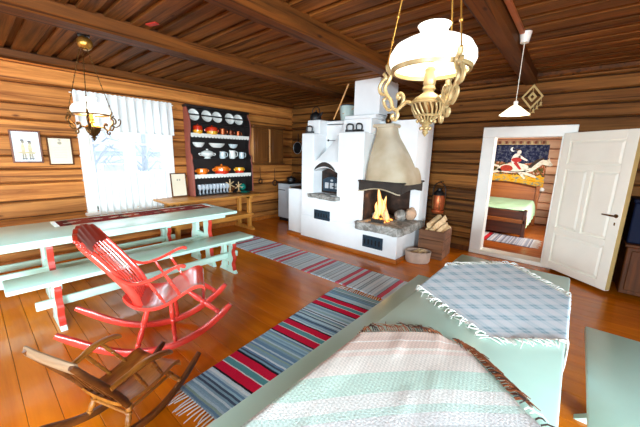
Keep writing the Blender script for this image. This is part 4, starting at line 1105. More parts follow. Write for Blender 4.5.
def plate(y, z, r, label, mat=None):
    M = Matrix.Translation((RX0 + .075, y, z)) @ Matrix.Rotation(math.radians(78), 4, 'Y')
    p = thing('dinner_plate', label, 'plate', (0, 0, 0), 0, 'plates along the top of the rack')
    MB().lathe([(0, 0), (r * .6, 0), (r * .68, .012), (r, .022), (r, .027), (r * .66, .017), (r * .58, .006), (0, .006)], 28, M).build('body', mat or M_china, p)
words = ['leftmost white plate on the top rail of the rack', 'second white plate from the left on the top rail of the rack', 'middle white plate on the top rail of the rack', 'fourth white plate on the top rail, right after the gap', 'rightmost white plate on the top rail of the rack']
for (y, w) in zip((2.75, 3.00, 3.21, 3.48, 3.68), words): plate(y, 2.165, .102, w, M_china if '2' not in w else M_chinab)
def canister(y, z, r, h, m1, m2, label, handle=True, name='enamel_pot', cat='pot', group=None, lid=True, x=None, spl=.5):
    c = thing(name, label, cat, (RX0 + .10 if x is None else x, y, z), 0, group)
    MB().lathe([(r * .82, 0), (r * .95, .01), (r, h * .3), (r, h * spl)], 22).build('lower_band', m2, c)
    MB().lathe([(r, h * spl), (r * .99, h * .85), (r * .96, h)], 22).build('upper_band', m1, c)
    if lid:
        l = MB().lathe([(r * .99, h), (r * .7, h * 1.12), (r * .15, h * 1.17)], 22).build('lid', m1, c)
        MB().ball((0, 0, h * 1.22), r * .16).build('knob', m1, l)
    if handle:
        for s in (-1, 1): MB().tube(smooth([(0, s * r * .95, h * .75), (0, s * r * 1.35, h * .7), (0, s * r * 1.35, h * .5), (0, s * r * .95, h * .45)], 3), r * .10, 6).build('handle', m1, c)
    return c
canister(2.81, 1.842, .082, .135, M_redor, M_yel, 'red over yellow enamel pot at the left of the upper shelf', False)
canister(3.09, 1.842, .100, .13, M_redor, M_yel, 'wide red over yellow enamel pot with two handles on the upper shelf', True)
def mug(y, z, r, h, mat, label, name='mug', cat='mug', group=None, spout=False, x=None):
    m = thing(name, label, cat, (RX0 + .09 if x is None else x, y, z), 0, group)
    MB().shell([(0, .0), (r * .8, 0), (r * .92, h * .15), (r, h * .45), (r * .86, h * .8), (r * .95, h), (r * .88, h), (r * .78, h * .8), (r * .9, h * .45), (0, .01)], 20).build('body', mat, m)
    MB().tube(smooth([(r * .3, r * .85, h * .85), (r * .3, r * 1.5, h * .8), (r * .3, r * 1.5, h * .35), (r * .3, r * .9, h * .25)], 3), r * .12, 6).build('handle', mat, m)
    if spout: MB().tube([(.02, -r * .8, h * .85), (.03, -r * 1.15, h * 1.02)], [r * .3, r * .15], 7).build('spout', mat, m)
M_cdk = plain('dark_copper', srgb(120, 58, 30), .3, .6, .2)
mug(3.32, 1.842, .058, .125, M_copper, 'largest copper jug on the upper shelf, beside the wide pot', 'copper_jug', 'jug', 'copper jugs', True)
mug(3.50, 1.842, .048, .105, M_cdk, 'middle one of the three copper jugs on the upper shelf', 'copper_jug', 'jug', 'copper jugs', True)
mug(3.67, 1.842, .045, .10, M_copper, 'smallest copper jug at the right of the upper shelf', 'copper_jug', 'jug', 'copper jugs', True)
def bowl(y, z, r, h, ax, mat, label):
    b = thing('china_bowl', label, 'bowl', (RX0 + .085, y, z), 0, 'white bowls')
    MB().shell([(0, 0), (.45 * r, .0), (.7 * r, h * .25), (.92 * r, h * .7), (r, h), (.97 * r, h), (.88 * r, h * .7), (.62 * r, h * .28), (0, h * .08)], 26, Matrix.Diagonal((.62, ax, 1, 1))).build('body', mat, b)
bowl(2.82, 1.607, .115, .085, 1, M_china, 'round white bowl at the left of the thin middle shelf')
bowl(3.19, 1.607, .125, .082, 1.35, M_china, 'long oval white dish in the middle of the thin middle shelf')
bowl(3.55, 1.607, .105, .078, 1, M_chinab, 'smaller pale bowl at the right of the thin middle shelf')
tu = thing('soup_tureen', 'white lidded soup tureen at the left of the mug shelf', 'tureen', (RX0 + .09, 2.98, 1.402))
MB().lathe([(.055, 0), (.06, .012), (.045, .025), (.09, .05), (.115, .085), (.11, .10)], 24, Matrix.Diagonal((.7, 1.1, 1, 1))).build('body', M_china, tu)
MB().lathe([(.118, .10), (.10, .125), (.05, .148), (.018, .155), (.022, .175), (0, .18)], 24, Matrix.Diagonal((.7, 1.1, 1, 1))).build('lid', M_china, tu)
for s in (-1, 1): MB().tube(smooth([(0, s * .11, .085), (0, s * .16, .095), (0, s * .155, .065), (0, s * .10, .06)], 3), .009, 6).build('handle', M_china, tu)
mug(3.30, 1.402, .062, .135, M_chinab, 'pale mug next to the tureen on the mug shelf', 'china_jug', 'jug', 'white jugs on the mug shelf')
mug(3.52, 1.402, .068, .16, M_china, 'tallest white jug in the middle of the mug shelf', 'china_jug', 'jug', 'white jugs on the mug shelf', True)
mug(3.74, 1.402, .058, .13, M_chinab, 'pale mug at the right end of the mug shelf', 'china_jug', 'jug', 'white jugs on the mug shelf')
canister(2.85, 1.107, .095, .115, M_orange, M_orange, 'all orange enamel pot at the left of the lower lace shelf', True, lid=False)
canister(3.26, 1.107, .135, .14, M_orange, M_redor, 'large orange over red enamel casserole in the middle of the lower lace shelf', True, lid=True)
canister(3.67, 1.107, .090, .12, M_yel, M_redor, 'yellow over red enamel pot at the right of the lower lace shelf', True, lid=False)
def goblet(x, y):
    g = thing('wine_glass', 'clear stemmed glass in the close row on the bottom of the plate rack', 'glass', (x, y, .746), 0, 'stemmed glasses')
    MB().shell([(0, .0), (.032, .003), (.008, .01), (.006, .07), (.02, .085), (.034, .11), (.036, .15), (.033, .175), (.030, .175), (.033, .15), (.03, .11), (.0, .09)], 16).build('bowl', M_glass, g)
    return g
g0 = None
for j in range(9):
    for r_ in range(2):
        x, y = RX0 + .20 - r_ * .085, 2.74 + j * .072 + r_ * .03
        if g0 is None: g0 = goblet(0, 0)
        o = g0 if (j, r_) == (0, 0) else copy_tree(g0)
        o.location = (x, y, .746)
def snowflake(y, z, r, label):
    s = thing('wooden_star', label, 'ornament', (RX0 + .215, y, .746), 0, 'wooden stars')
    q = MB(); q.box((-.006, -.012, 0), (.006, .012, z - r)); q.box((-.02, -.04, 0), (.02, .04, .008)); q.build('stand', M_cabl, s)
    for k in range(3):
        a = k * PI / 3 + PI / 6; d = Vector((0, math.cos(a), math.sin(a))) * r; c = Vector((.012 * (k - 1), 0, z))
        MB().bar(c - d, c + d, .014, .022, (1, 0, 0), .002).build('ray', M_bark, s)
snowflake(3.36, .15, .11, 'larger pale wooden star standing among the glasses of the plate rack')
snowflake(3.56, .11, .085, 'smaller pale wooden star left of the teal ball in the plate rack')
tag(MB().ball((0, 0, 0), .072, 0, 3).build('glass_ball', M_teal, None, 60, (RX0 + .12, 3.72, .825)), 'round teal glass ball at the right of the plate rack bottom', 'ornament')
td = thing('teal_dish', 'flat teal dish on the pine table in front of the teal ball', 'dish', (-5.10, 3.62, .727))
MB().shell([(0, .0), (.06, 0), (.115, .02), (.12, .024), (.11, .024), (.06, .008), (0, .008)], 24).build('body', M_teal, td)
bs = thing('wooden_bowl', 'dark brown bowl in the shade at the back right of the plate rack', 'bowl', (RX0 + .09, 3.46, .746))
MB().shell([(0, 0), (.05, 0), (.085, .05), (.09, .10), (.082, .10), (.075, .05), (0, .012)], 20).build('body', M_dkw, bs)

# ------------------------------------------------------------------ pictures
def picture(name, label, loc, rx, w, h, fw, frm, pap, draw):
    p = thing(name, label, 'picture', loc)
    p.rotation_euler = (0, rx, 0)
    f = MB()
    f.box((0, -w / 2, 0), (.022, -w / 2 + fw, h), .004); f.box((0, w / 2 - fw, 0), (.022, w / 2, h), .004)
    f.box((0, -w / 2 + fw, 0), (.022, w / 2 - fw, fw), .004); f.box((0, -w / 2 + fw, h - fw), (.022, w / 2 - fw, h), .004)
    f.build('frame', frm, p)
    pp = MB().box((.002, -w / 2 + fw * .8, fw * .8), (.010, w / 2 - fw * .8, h - fw * .8)).build('print', pap, p)
    draw(pp); return p
def blob(m, y, z, ry, rz, mat, n=12, d=0):
    m.prism([(y + ry * math.cos(2 * PI * i / n), z + rz * math.sin(2 * PI * i / n)) for i in range(n)], .0098, .0108 + d, 'yz', mat)
def people(pp):
    m = MB(); rr = random.Random(2)
    blob(m, 0, .13, .10, .012, 2)
    for y0, s in ((-.035, 1), (.03, .95)):
        blob(m, y0, .175, .020, .075 * s, 2); blob(m, y0 + .004, .265 * s, .016, .02, 0); blob(m, y0 - .008, .085, .009, .035, 0); blob(m, y0 + .014, .085, .009, .035, 0)
        blob(m, y0 - .008, .052, .014, .010, 1); blob(m, y0 + .018, .052, .014, .010, 1); blob(m, y0, .285 * s, .018, .012, 1)
    for k in range(7): blob(m, rr.uniform(-.09, .09), rr.uniform(.08, .13), .012, .006, 2)
    m.build('printed_figures', [M_ink, M_inkd, M_inky], pp)
def crest(pp):
    m = MB(); blob(m, .0, .295, .024, .022, 0); blob(m, 0, .335, .02, .008, 1)
    for k in range(7): m.box((.0099, -.075 + .01 * (k % 2), .10 + k * .022), (.0106, .075 - .01 * ((k + 1) % 2), .103 + k * .022), 0, 2)
    m.build('printed_crest', [M_ink, M_inkd, M_inky], pp)
def sketch(pp):
    m = MB(); blob(m, -.02, .30, .014, .018, 0); blob(m, .02, .30, .014, .018, 0); m.build('printed_mark', [M_ink, M_inkd, M_inky], pp)
picture('framed_picture', 'framed print of two standing figures, leftmost picture on the log wall', (XL + .025, .535, 1.34), 0.04, .29, .41, .02, M_frame, M_paperw, people)
picture('framed_picture', 'framed yellowed document next to the window, with a small crest', (XL + .025, .865, 1.31), 0.04, .265, .37, .016, M_dkw, M_paper, crest)
picture('framed_picture', 'small framed sheet leaning on the wall on the pine table beside the rack', (XL + .10, 2.42, .728), -.10, .28, .42, .018, M_dkw, M_paper, sketch)

# ------------------------------------------------------------------ curtains
def curtain(name, label, y0, y1, zt, zb, x, amp, waves, seed, head=.03):
    t = thing(name, label, 'curtain', (0, 0, 0), 0, 'white window curtains')
    def fn(u, v):
        y = lerp(y0, y1, u); ph = waves * 2 * PI * u + 1.6 * noise.noise(Vector((u * 4, seed, 0)))
        k = .35 + .65 * min(1, v * 2.2)
        a = amp * (.7 + .5 * noise.noise(Vector((u * 7, seed, 3))))
        z = lerp(zt, zb, v) + (.012 * noise.noise(Vector((u * 9, v, seed))) if v > .95 else 0)
        return (x + a * k * math.sin(ph) + .012 * v, y + .010 * math.cos(ph) * k, z + (.012 * abs(math.sin(waves * 2 * PI * u)) if v == 0 else 0))
    MB().grid(fn, 160, 14).build('cloth', M_curt, t, 80)
    MB().grid(lambda u, v: tuple(Vector(fn(u, .945 + v * .05)) + Vector((.003, 0, 0))), 160, 2).build('hem', M_curt, t, 80)
    MB().tube([(x - .005, y0 - .03, zt - head), (x - .005, y1 + .03, zt - head)], .007, 8).build('rod', M_white, t)
curtain('window_valance', 'white gathered valance across the top of the window', 1.06, 2.38, 2.31, 1.79, XL + .095, .030, 11, 4)
curtain('cafe_curtain', 'white gathered half curtain over the left half of the lower window', 1.20, 1.715, 1.19, .555, XL + .066, .022, 6, 7, .02)
curtain('cafe_curtain', 'white gathered half curtain over the right half of the lower window', 1.735, 2.26, 1.19, .575, XL + .066, .022, 6, 12, .02)

# ------------------------------------------------------------------ bedroom
bd = thing('wooden_bed', 'brown wooden bed with a mint coverlet seen through the doorway', 'bed', (0, 0, 0))
MB().box((-2.2, 6.93, .05), (-.66, 6.97, .52), .01).build('footboard', M_bedd, bd)
MB().box((-2.22, 6.90, .28), (-.63, 6.985, .36), .012).build('foot_rail', M_bedw, bd)
for x in (-2.18, -.65): MB().box((x - .035, 6.90, 0), (x + .035, 6.985, .56), .01).build('post', M_bedd, bd)
hp = [(-2.2, .1), (-2.2, .84)] + [(lerp(-2.2, -.64, i / 16), .86 + .09 * math.sin(i / 16 * PI)) for i in range(17)] + [(-.64, .84), (-.64, .1)]
MB().prism(hp, 8.52, 8.57, 'xz', 0, .008).build('headboard', M_bedw, bd)
MB().tube([(lerp(-2.22, -.62, i / 16), 8.54, .875 + .09 * math.sin(i / 16 * PI)) for i in range(17)], .025, 8).build('crest_rail', M_bedd, bd)
for x in (-2.18, -.64): MB().box((x - .035, 8.50, 0), (x + .035, 8.58, .92), .01).build('post', M_bedw, bd)
MB().box((-2.15, 6.97, .22), (-.68, 8.5, .36), .01).build('side_rail', M_bedd, bd)
MB().box((-2.14, 6.98, .36), (-.70, 8.5, .50), .04, seg=3).build('mattress', M_white, bd)
def cover(u, v):
    s = lerp(-2.3, -.50, u); y = lerp(6.985, 8.45, v)
    w = .012 * noise.noise(Vector((s * 4, y * 3, 2)))
    top = .535 + w + .05 * max(0, (y - 7.9) / .55)
    if s > -.70: k = (s + .70) / .2; return (-.70 + .075 * math.sin(min(1, k * 1.2) * PI / 2) + .012 * math.sin(y * 18) * k, y, top - .34 * k ** 1.5)
    return (s, y, top)
MB().grid(cover, 60, 40).build('coverlet', M_mintcl, bd, 80)
tp = thing('wall_tapestry', 'dark picture tapestry with a rider on a pale horse above the bed', 'tapestry', (-1.30, 8.665, .82))
m_ = NT('tapestry_weave'); v = m_.coord(); sx = m_.n('ShaderNodeSeparateXYZ'); m_.l(v, sx.inputs[0])
zz = m_.math('ADD', sx.outputs[2], m_.math('MULTIPLY', m_.math('SUBTRACT', m_.noise(m_.coord((5, 1, 9)), 1, 4), .5), .20))
sky = m_.ramp(m_.noise(m_.coord((14, 1, 16)), 1, 4, .7), [(.38, srgb(20, 22, 44)), (.52, srgb(44, 48, 74)), (.60, srgb(92, 94, 104)), (.66, srgb(60, 70, 60)), (.72, srgb(30, 34, 50))])
bush = m_.ramp(m_.noise(m_.coord((16, 1, 14)), 1, 4, .7), [(.35, srgb(36, 40, 26)), (.48, srgb(86, 90, 50)), (.56, srgb(170, 60, 30)), (.64, srgb(200, 190, 160)), (.7, srgb(60, 70, 40))])
gold = m_.ramp(m_.noise(m_.coord((7, 1, 22)), 1, 4, .7), [(.35, srgb(190, 120, 20)), (.5, srgb(236, 176, 40)), (.6, srgb(86, 130, 130)), (.66, srgb(120, 96, 30)), (.75, srgb(240, 190, 70))])
c_ = m_.mix(m_.math('LESS_THAN', zz, .62), sky, bush); c_ = m_.mix(m_.math('LESS_THAN', zz, .33), c_, gold); c_ = m_.mix(m_.math('LESS_THAN', zz, .06), c_, srgb(150, 70, 24))
m_.bsdf(c_, .95, 0, m_.noise(m_.coord((160, 160, 160)), 1, 2), .3, .003, spec=.1)
cl_ = MB().box((-.95, -.012, 0), (.74, .0, 1.06), .003).build('cloth', m_.mat, tp)
bm_ = MB()
for k in range(23): bm_.box((-.95 + k * .0735, -.016, 1.055), (-.95 + k * .0735 + .045, .0, 1.12), .002, k % 2)
bm_.box((-.95, -.0145, 1.04), (.74, .0, 1.06), 0, 0); bm_.build('top_border', [plain('tan_border', srgb(176, 150, 110), .9), plain('brown_border', srgb(110, 60, 40), .9)], cl_)
def flat(name, polys, mat, d):
    m = MB()
    for p in polys: m.prism([(.10 + (x + .2) * 1.22, .52 + (z - .5) * 1.15) if name != 'moon_motif' else (x + .02, z) for x, z in p], -.0125 - d, -.011, 'xz')
    m.build(name, mat, cl_)
def ell(cx, cz, rx, rz, n=16, a=0):
    return [(cx + rx * math.cos(t) * math.cos(a) - rz * math.sin(t) * math.sin(a), cz + rx * math.cos(t) * math.sin(a) + rz * math.sin(t) * math.cos(a)) for t in [2 * PI * i / n for i in range(n)]]
flat('moon_motif', [[(.02 + .055 * math.cos(a), .93 + .055 * math.sin(a)) for a in [math.radians(100 + i * 20) for i in range(12)]] + [(.045 + .04 * math.cos(a), .935 + .042 * math.sin(a)) for a in [math.radians(310 - i * 20) for i in range(10)]]], M_china, .001)
flat('horse_motif', [ell(-.22, .47, .27, .10, 18, .1), [(-.02, .44), (.10, .50), (.24, .66), (.36, .64), (.42, .56), (.38, .53), (.26, .56), (.12, .42), (.0, .38)], [(.33, .64), (.35, .70), (.37, .63)], [(-.05, .42), (.16, .34), (.20, .30), (.17, .29), (-.05, .36)], [(-.44, .46), (-.60, .36), (-.62, .32), (-.56, .34), (-.38, .40)], [(-.46, .52), (-.62, .56), (-.74, .50), (-.60, .52), (-.46, .48)], [(-.06, .40), (.02, .27), (.0, .25), (-.12, .38)]], plain('cream_weave', srgb(222, 210, 190), .95, 0, .3, 20), .001)
flat('saddle_motif', [ell(-.32, .46, .11, .07)], plain('red_weave', srgb(168, 52, 32), .95, 0, .4, 20), .002)
flat('rider_motif', [ell(-.18, .66, .075, .12, 14, -.2), ell(-.14, .80, .035, .045), [(-.16, .70), (.0, .62), (.02, .64), (-.12, .74)], [(-.22, .58), (-.10, .44), (-.06, .45), (-.16, .60)]], plain('white_weave', srgb(230, 214, 200), .95, 0, .2, 30), .003)
flat('sash_motif', [ell(-.17, .64, .085, .05), [(-.22, .58), (-.10, .44), (-.06, .45), (-.16, .60)]], plain('red_sash', srgb(176, 44, 40), .95), .004)
flat('mane_motif', [[(.04, .52), (.16, .66), (.28, .70), (.26, .66), (.17, .60), (.09, .48)], ell(-.17, .85, .04, .02), [(-.62, .56), (-.78, .52), (-.80, .44), (-.70, .49)]], plain('dark_weave', srgb(60, 44, 36), .95, 0, .3, 20), .003)
flat('shade_motif', [[(-.45, .41), (.0, .40), (.08, .44), (-.2, .385)]], plain('grey_weave', srgb(120, 108, 100), .95, 0, .3, 20), .0025)
wl = thing('wall_lamp', 'small white lamp on the bedroom wall beside the tapestry', 'lamp', (-.58, 8.64, .80))
MB().lathe([(.0, 0), (.05, .005), (.06, .04), (.03, .08), (0, .085)], 14).build('shade', M_china, wl)
MB().tube([(0, 0, .04), (0, .05, .02)], .008, 6).build('bracket', M_dbrass, wl)
MB().tube(smooth([(0, .06, .02), (-.03, .07, -.2), (-.10, .07, -.5), (-.11, .07, -.78)], 4), .004, 5).build('wire', M_black, wl)

# ------------------------------------------------------------------ cabinet at the right behind the door
ch = thing('dark_chest', 'dark brown wooden chest at the right edge behind the open door', 'chest', (1.02, 4.98, 0))
MB().box((-.47, -.27, .05), (.5, .27, .60), .01).build('body', M_dkw, ch)
MB().box((-.49, -.29, .60), (.52, .28, .63), .006).build('top', M_dkw, ch)
for k in range(2):
    dd = MB().box((-.43 + k * .46, -.285, .10), (-.02 + k * .46, -.268, .56), .006).build('door', M_dkw, ch)
    MB().ball((-.06 + k * .13, -.295, .34), .014).build('knob', M_dbrass, dd)
bx_ = thing('dark_blue_box', 'dark blue box standing on the dark chest at the right edge', 'box', (1.0, 5.0, .631))
MB().box((-.46, -.22, 0), (.48, .22, .46), .012).build('body', M_blued, bx_)
MB().box((-.47, -.23, .46), (.49, .225, .50), .01).build('lid', M_blued, bx_)

# diamond straw ornament on the door wall
og = thing('straw_ornament', 'diamond shaped straw ornament with tassels hanging on the log wall by the lamp', 'ornament', (-.63, 5.245, 2.385))
def dia(r, w, name, d):
    q = MB()
    for k in range(4):
        a, c = k * PI / 2 + PI / 2, (k + 1) * PI / 2 + PI / 2
        for o_ in (-w, 0, w):
            q.tube([((r + o_) * .78 * math.cos(a), d, (r + o_) * math.sin(a)), ((r + o_) * .78 * math.cos(c), d, (r + o_) * math.sin(c))], .005, 6)
    q.build(name, M_straw, og)
dia(.148, .011, 'outer_frame', 0); dia(.05, .014, 'inner_diamond', 0)
MB().tube([(0, .0, .05), (0, .0, .165), (0, .03, .2)], .003, 5).build('thread', M_straw, og)
for k in range(4):
    q = MB(); x, z = lerp(.11, .0, k / 3), lerp(-.03, -.16, k / 3)
    q.tube([(x, -.01, z), (x, -.01, z - .05)], .003, 5); q.ball((x, -.01, z - .06), .017, 0, 1)
    for a in range(5): q.tube([(x, -.01, z - .06), (x + (a - 2) * .009, -.012, z - .10)], .003, 4)
    q.build('tassel', M_straw, og)
tag(MB().bar((-.06, -.018, 0), (.06, .018, 0), .05, .012, bev=.003).build('red_plate', plain('red_plate_paint', srgb(176, 40, 26), .5), None, 40, (-3.17, 1.29, 2.678)), 'small red plate fixed under the ceiling boards', 'plate')

# ------------------------------------------------------------------ lamps
def arm_lamp(name, label, loc, angles, m_metal, m_font, m_chain, top, tall, sc=1.0, curl=False, glass=None):
    L = thing(name, label, 'lamp', loc, 0)
    S = lambda pts: [(r * sc, z * sc) for r, z in pts]
    sh = MB(); sh.shell(S([(.146, .0), (.156, .006), (.166, .030), (.163, .055), (.145, .085), (.110, .104), (.075, .113), (.056, .118), (.049, .127), (.050, .138), (.056, .152), (.063, .161), (.060, .161), (.053, .150), (.046, .138), (.045, .125), (.054, .114), (.110, .099), (.143, .080), (.159, .054), (.161, .030), (.152, .008), (.144, .004)]), 48)
    sh.build('lamp_shade', M_lampwhite, L, 60)
    MB().shell(S([(.141, -.010), (.152, -.010), (.155, .004), (.148, .008), (.141, .006), (.141, -.010)]), 48).build('shade_ring', m_metal, L)
    MB().lathe(S([(.0, -.062), (.020, -.062), (.024, -.055), (.024, -.02), (.020, -.012), (.022, .0), (.014, .01), (0, .012)]), 20).build('burner', m_font, L)
    MB().shell(S([(.018, .01), (.024, .03), (.024, .05), (.014, .08), (.013, .16), (.012, .16), (.012, .08), (.022, .05), (.016, .01)]), 16).build('chimney_glass', M_bulb, L)
    MB().lathe(S([(.022, -.062), (.026, -.074), (.020, -.082), (.022, -.088), (.052, -.108), (.062, -.118), (.063, -.126), (.055, -.130)]), 28).build('font', m_font, L)
    MB().lathe(S([(.052, -.128), (.050, -.15), (.040, -.175), (.025, -.195), (.012, -.20)]), 24).build('basket_core', M_dbrass, L)
    bk_ = MB(); n = 18
    for k in range(n):
        a = 2 * PI * k / n; a2 = a + .35
        bk_.tube([(.062 * sc * math.cos(a), .062 * sc * math.sin(a), -.128 * sc), (.058 * sc * math.cos((a + a2) / 2), .058 * sc * math.sin((a + a2) / 2), -.155 * sc), (.044 * sc * math.cos(a2), .044 * sc * math.sin(a2), -.180 * sc), (.020 * sc * math.cos(a2), .020 * sc * math.sin(a2), -.202 * sc)], .0042 * sc, 6)
    for r, z in ((.063, -.128), (.046, -.178)):
        bk_.tube([(r * sc * math.cos(a * PI / 16), r * sc * math.sin(a * PI / 16), z * sc) for a in range(33)], .005 * sc, 6)
    bk_.build('basket', m_metal, L)
    pd = MB().lathe(S([(.020, -.20), (.026, -.207), (.014, -.216), (.018, -.226), (.010, -.238), (.013, -.246), (0, -.262)]), 16)
    for k in range(6):
        a = PI * k / 3; pd.ball((.020 * sc * math.cos(a), .020 * sc * math.sin(a), -.228 * sc), .008 * sc, 0, 1); pd.ball((.034 * sc * math.cos(a + .5), .034 * sc * math.sin(a + .5), -.200 * sc), .008 * sc, 0, 1)
    pd.build('finial', m_metal, L)
    for ai, a in enumerate(angles):
        ca, sa = math.cos(a), math.sin(a); W = lambda r, z, o=0: (r * sc * ca - o * sc * sa, r * sc * sa + o * sc * ca, z * sc)
        q = MB()
        main = [(.060, -.128), (.085, -.120), (.105, -.135), (.125, -.150), (.142, -.140), (.152, -.110), (.172, -.085), (.180, -.055), (.165, -.030), (.160, -.005), (.172, .012), (.176, .03)]
        q.tube(smooth([W(r, z) for r, z in main], 4), [.0105 * sc] * 45, 7, 0, (1.0, .8))
        scr = [(.125, -.150), (.118, -.172), (.128, -.190), (.142, -.182), (.140, -.168)]
        q.tube(smooth([W(r, z) for r, z in scr], 4), [.0085 * sc] * 17, 6)
        scr = [(.105, -.135), (.098, -.105), (.108, -.085), (.124, -.088), (.122, -.104), (.114, -.102)]
        q.tube(smooth([W(r, z) for r, z in scr], 4), [.0078 * sc] * 21, 6)
        scr = [(.172, -.085), (.196, -.080), (.204, -.055), (.192, -.030), (.178, -.016), (.19, .0)]
        q.tube(smooth([W(r, z) for r, z in scr], 4), [.0078 * sc] * 21, 6)
        scr = [(.142, -.140), (.158, -.150), (.176, -.130), (.182, -.108), (.172, -.098)]
        q.tube(smooth([W(r, z) for r, z in scr], 4), [.007 * sc] * 17, 6)
        for (r, z) in ((.114, -.100), (.140, -.17), (.176, -.02), (.098, -.124)): q.ball(W(r, z), .009 * sc, 0, 1)
        if curl and ai == 1:
            q.tube(smooth([W(.16, -.10), W(.20, -.115), W(.235, -.09), W(.245, -.05), W(.232, -.035), W(.224, -.05)], 4), [.006 * sc] * 21, 6)
        q.build('scroll_arm', m_metal, L)
        c = MB(); p0 = Vector(W(.176, .03)); p1 = Vector((.03 * ca, .03 * sa, top - loc[2])); n = 9
        for k in range(n):      # rod links with little balls between them
            a0 = p0.lerp(p1, (k + .06) / n); a1 = p0.lerp(p1, (k + .94) / n)
            c.tube([a0, a1], .0032 * sc, 6); c.ball(p0.lerp(p1, k / n), .0075 * sc, 0, 1, (1, 1, 1.3))
        c.build('chain', m_chain, L)
    if not curl: MB().lathe([(.0, .0), (.035, -.004), (.04, -.02), (.02, -.03), (0, -.03)], 16, Matrix.Translation((0, 0, top - loc[2] + .03))).build('ceiling_cap', m_metal, L)
    else: MB().tube([(.034 * math.cos(a * PI / 8), .034 * math.sin(a * PI / 8), top - loc[2]) for a in range(17)], .005, 6).build('chain_ring', m_metal, L)
    return L
# view angle helper: 0 = to the right as seen from the camera spot, + towards it
def va(deg, x, y):
    away = math.atan2(y, x); return away - PI / 2 - math.radians(deg)
lx, ly = -.468, 1.165
arm_lamp('hanging_oil_lamp', 'large lit cream oil lamp with white shade hanging over the foreground table', (lx, ly, 1.862), [va(d, lx, ly) for d in (186, 58, -62)], M_cream, M_cream, M_brass, 2.645, 0, .92)
lx2, ly2 = -3.87, .905
l2 = arm_lamp('hanging_oil_lamp', 'smaller looking lit brass oil lamp hanging before the window over the long table', (lx2, ly2, 1.885), [va(d, lx2, ly2) for d in (172, 14, 100)], M_dbrass, M_amber, M_dbrass, 2.50, 0, 1.02, True)
pu = thing('lamp_pulley', 'black pulley with a round brass counterweight above the window lamp', 'pulley', (lx2 - .02, ly2 + .02, 2.655))
MB().lathe([(.0, -.03), (.05, -.03), (.055, .0), (.05, .02), (0, .025)], 16).build('cap', M_black, pu)
MB().ball((0.01, 0, -.095), .066, 0, 3).build('counterweight', M_brass, pu)
MB().tube([(.05 * math.cos(a * PI / 8), .0, -.04 + .05 * math.sin(a * PI / 8)) for a in range(17)], .009, 7).build('wheel', M_black, pu)
# pendant by the doorway
pdl = thing('pendant_lamp', 'small lit white cone pendant lamp near the doorway', 'lamp', (-.545, 3.5, 1.955))
MB().shell([(.024, .085), (.05, .068), (.125, .004), (.128, -.002), (.122, 0), (.045, .06), (.02, .08)], 32).build('lamp_shade', M_lampwarm, pdl)
MB().lathe([(.0, .075), (.018, .078), (.02, .12), (.010, .13), (0, .131)], 14).build('socket', M_white, pdl)
MB().ball((0, 0, .035), .03).build('bulb', M_bulb, pdl)
MB().tube([(0, 0, .12), (0.0, 0, .65)], .0035, 6).build('cord', M_cord, pdl)
MB().lathe([(.035, .635), (.05, .725), (0, .726)], 20).build('ceiling_rose', M_white, pdl)
struct(MB().box((-.585, .3, 2.655), (-.545, 3.45, 2.684), .004).build('trim_4', plain('copper_brown_strip', srgb(170, 96, 50), .5)))

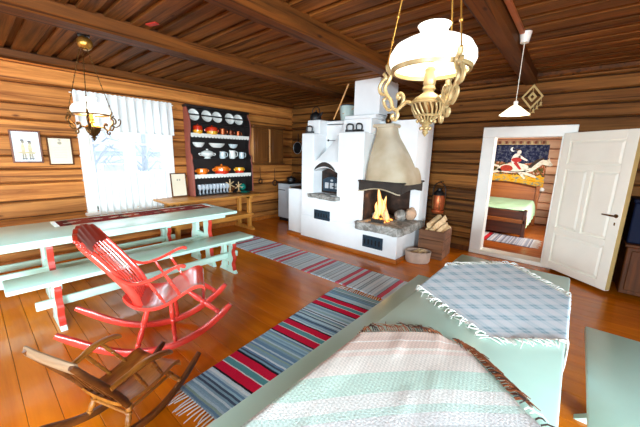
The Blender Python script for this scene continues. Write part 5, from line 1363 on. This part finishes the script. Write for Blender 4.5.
# ------------------------------------------------------------------ light
def area(name, loc, rot, sx, sy, power, color=(1, 1, 1)):
    l = bpy.data.lights.new(name, 'AREA'); l.shape = 'RECTANGLE'; l.size = sx; l.size_y = sy; l.energy = power; l.color = color
    o = bpy.data.objects.new(name, l); COL.objects.link(o); o.location = loc; o.rotation_euler = rot; l.spread = math.radians(116); return o
def point(name, loc, power, color, r=.03):
    l = bpy.data.lights.new(name, 'POINT'); l.energy = power; l.color = color; l.shadow_soft_size = r
    o = bpy.data.objects.new(name, l); COL.objects.link(o); o.location = loc; return o
DAY = (.72, .89, 1.0)
for i, (a, b_, c, d) in enumerate(RW): area('fill_right', (XR + .02, (a + b_) / 2, (c + d) / 2), (0, PI / 2 - .45, 0), d - c - .1, b_ - a - .1, (540, 215)[i], DAY)  # added lamps at the unseen right openings, tuned for brightness
for i, (a, b_, c, d) in enumerate(FW): area('fill_front', ((a + b_) / 2, YF - .02, (c + d) / 2), (PI / 2 - .32, 0, 0), b_ - a - .1, d - c - .1, (50, 455)[i], DAY)  # added lamps behind the camera, fill for the far side of the room
for (a, b_, c, d) in LW: area('fill_left', (XL - .02, (a + b_) / 2, (c + d) / 2), (0, -PI / 2 + .45, 0), d - c - .1, b_ - a - .1, 65, DAY)  # added cool fill lamp for the bench, at an unseen opening
area('daylight_bedroom', (.90, 7.0, 1.45), (0, PI / 2, 0), 1.0, 1.1, 95, (1, .97, .93))
area('daylight_window', (XL - .9, 1.735, 2.5), (0, math.radians(-58), 0), 1.5, 1.5, 20, DAY)
WARM = (1, .74, .42)
point('lamp_light', (-.455, 1.17, 1.85), 2.5, (1, .84, .6), .05); point('lamp_light', (-3.87, .955, 1.87), 12, WARM, .05); point('lamp_light', (-.545, 3.5, 1.975), 7, WARM, .04)
point('fire_light', (FX, FY - .05, FZ + .22), 10, (1, .45, .12), .06)
wd = bpy.data.worlds.new('World'); scene.world = wd; wd.use_nodes = True
bg = wd.node_tree.nodes['Background']; bg.inputs[0].default_value = (.82, .91, 1, 1); bg.inputs[1].default_value = 3.2

# ------------------------------------------------------------------ camera
yaw, pitch, roll = math.radians(40.3), math.radians(-11.4), math.radians(1.35)
fw = Vector((-math.sin(yaw) * math.cos(pitch), math.cos(yaw) * math.cos(pitch), math.sin(pitch)))
rt = Vector((math.cos(yaw), math.sin(yaw), 0)); up = rt.cross(fw)
r2 = rt * math.cos(roll) + up * math.sin(roll); u2 = up * math.cos(roll) - rt * math.sin(roll)
cam = bpy.data.cameras.new('Camera'); cam.sensor_width = 36; cam.lens = 299 / 640 * 36; cam.clip_start = .05
co = bpy.data.objects.new('Camera', cam); COL.objects.link(co)
Mx = Matrix((r2, u2, -fw)).transposed().to_4x4(); Mx.translation = (0, 0, 1.55); co.matrix_world = Mx
scene.camera = co
vs_ = scene.view_settings; scene.display_settings.display_device = 'sRGB'
vs_.view_transform = 'Standard'; vs_.look = 'None'; vs_.gamma = 1; vs_.use_curve_mapping = False; vs_.exposure = 0.1
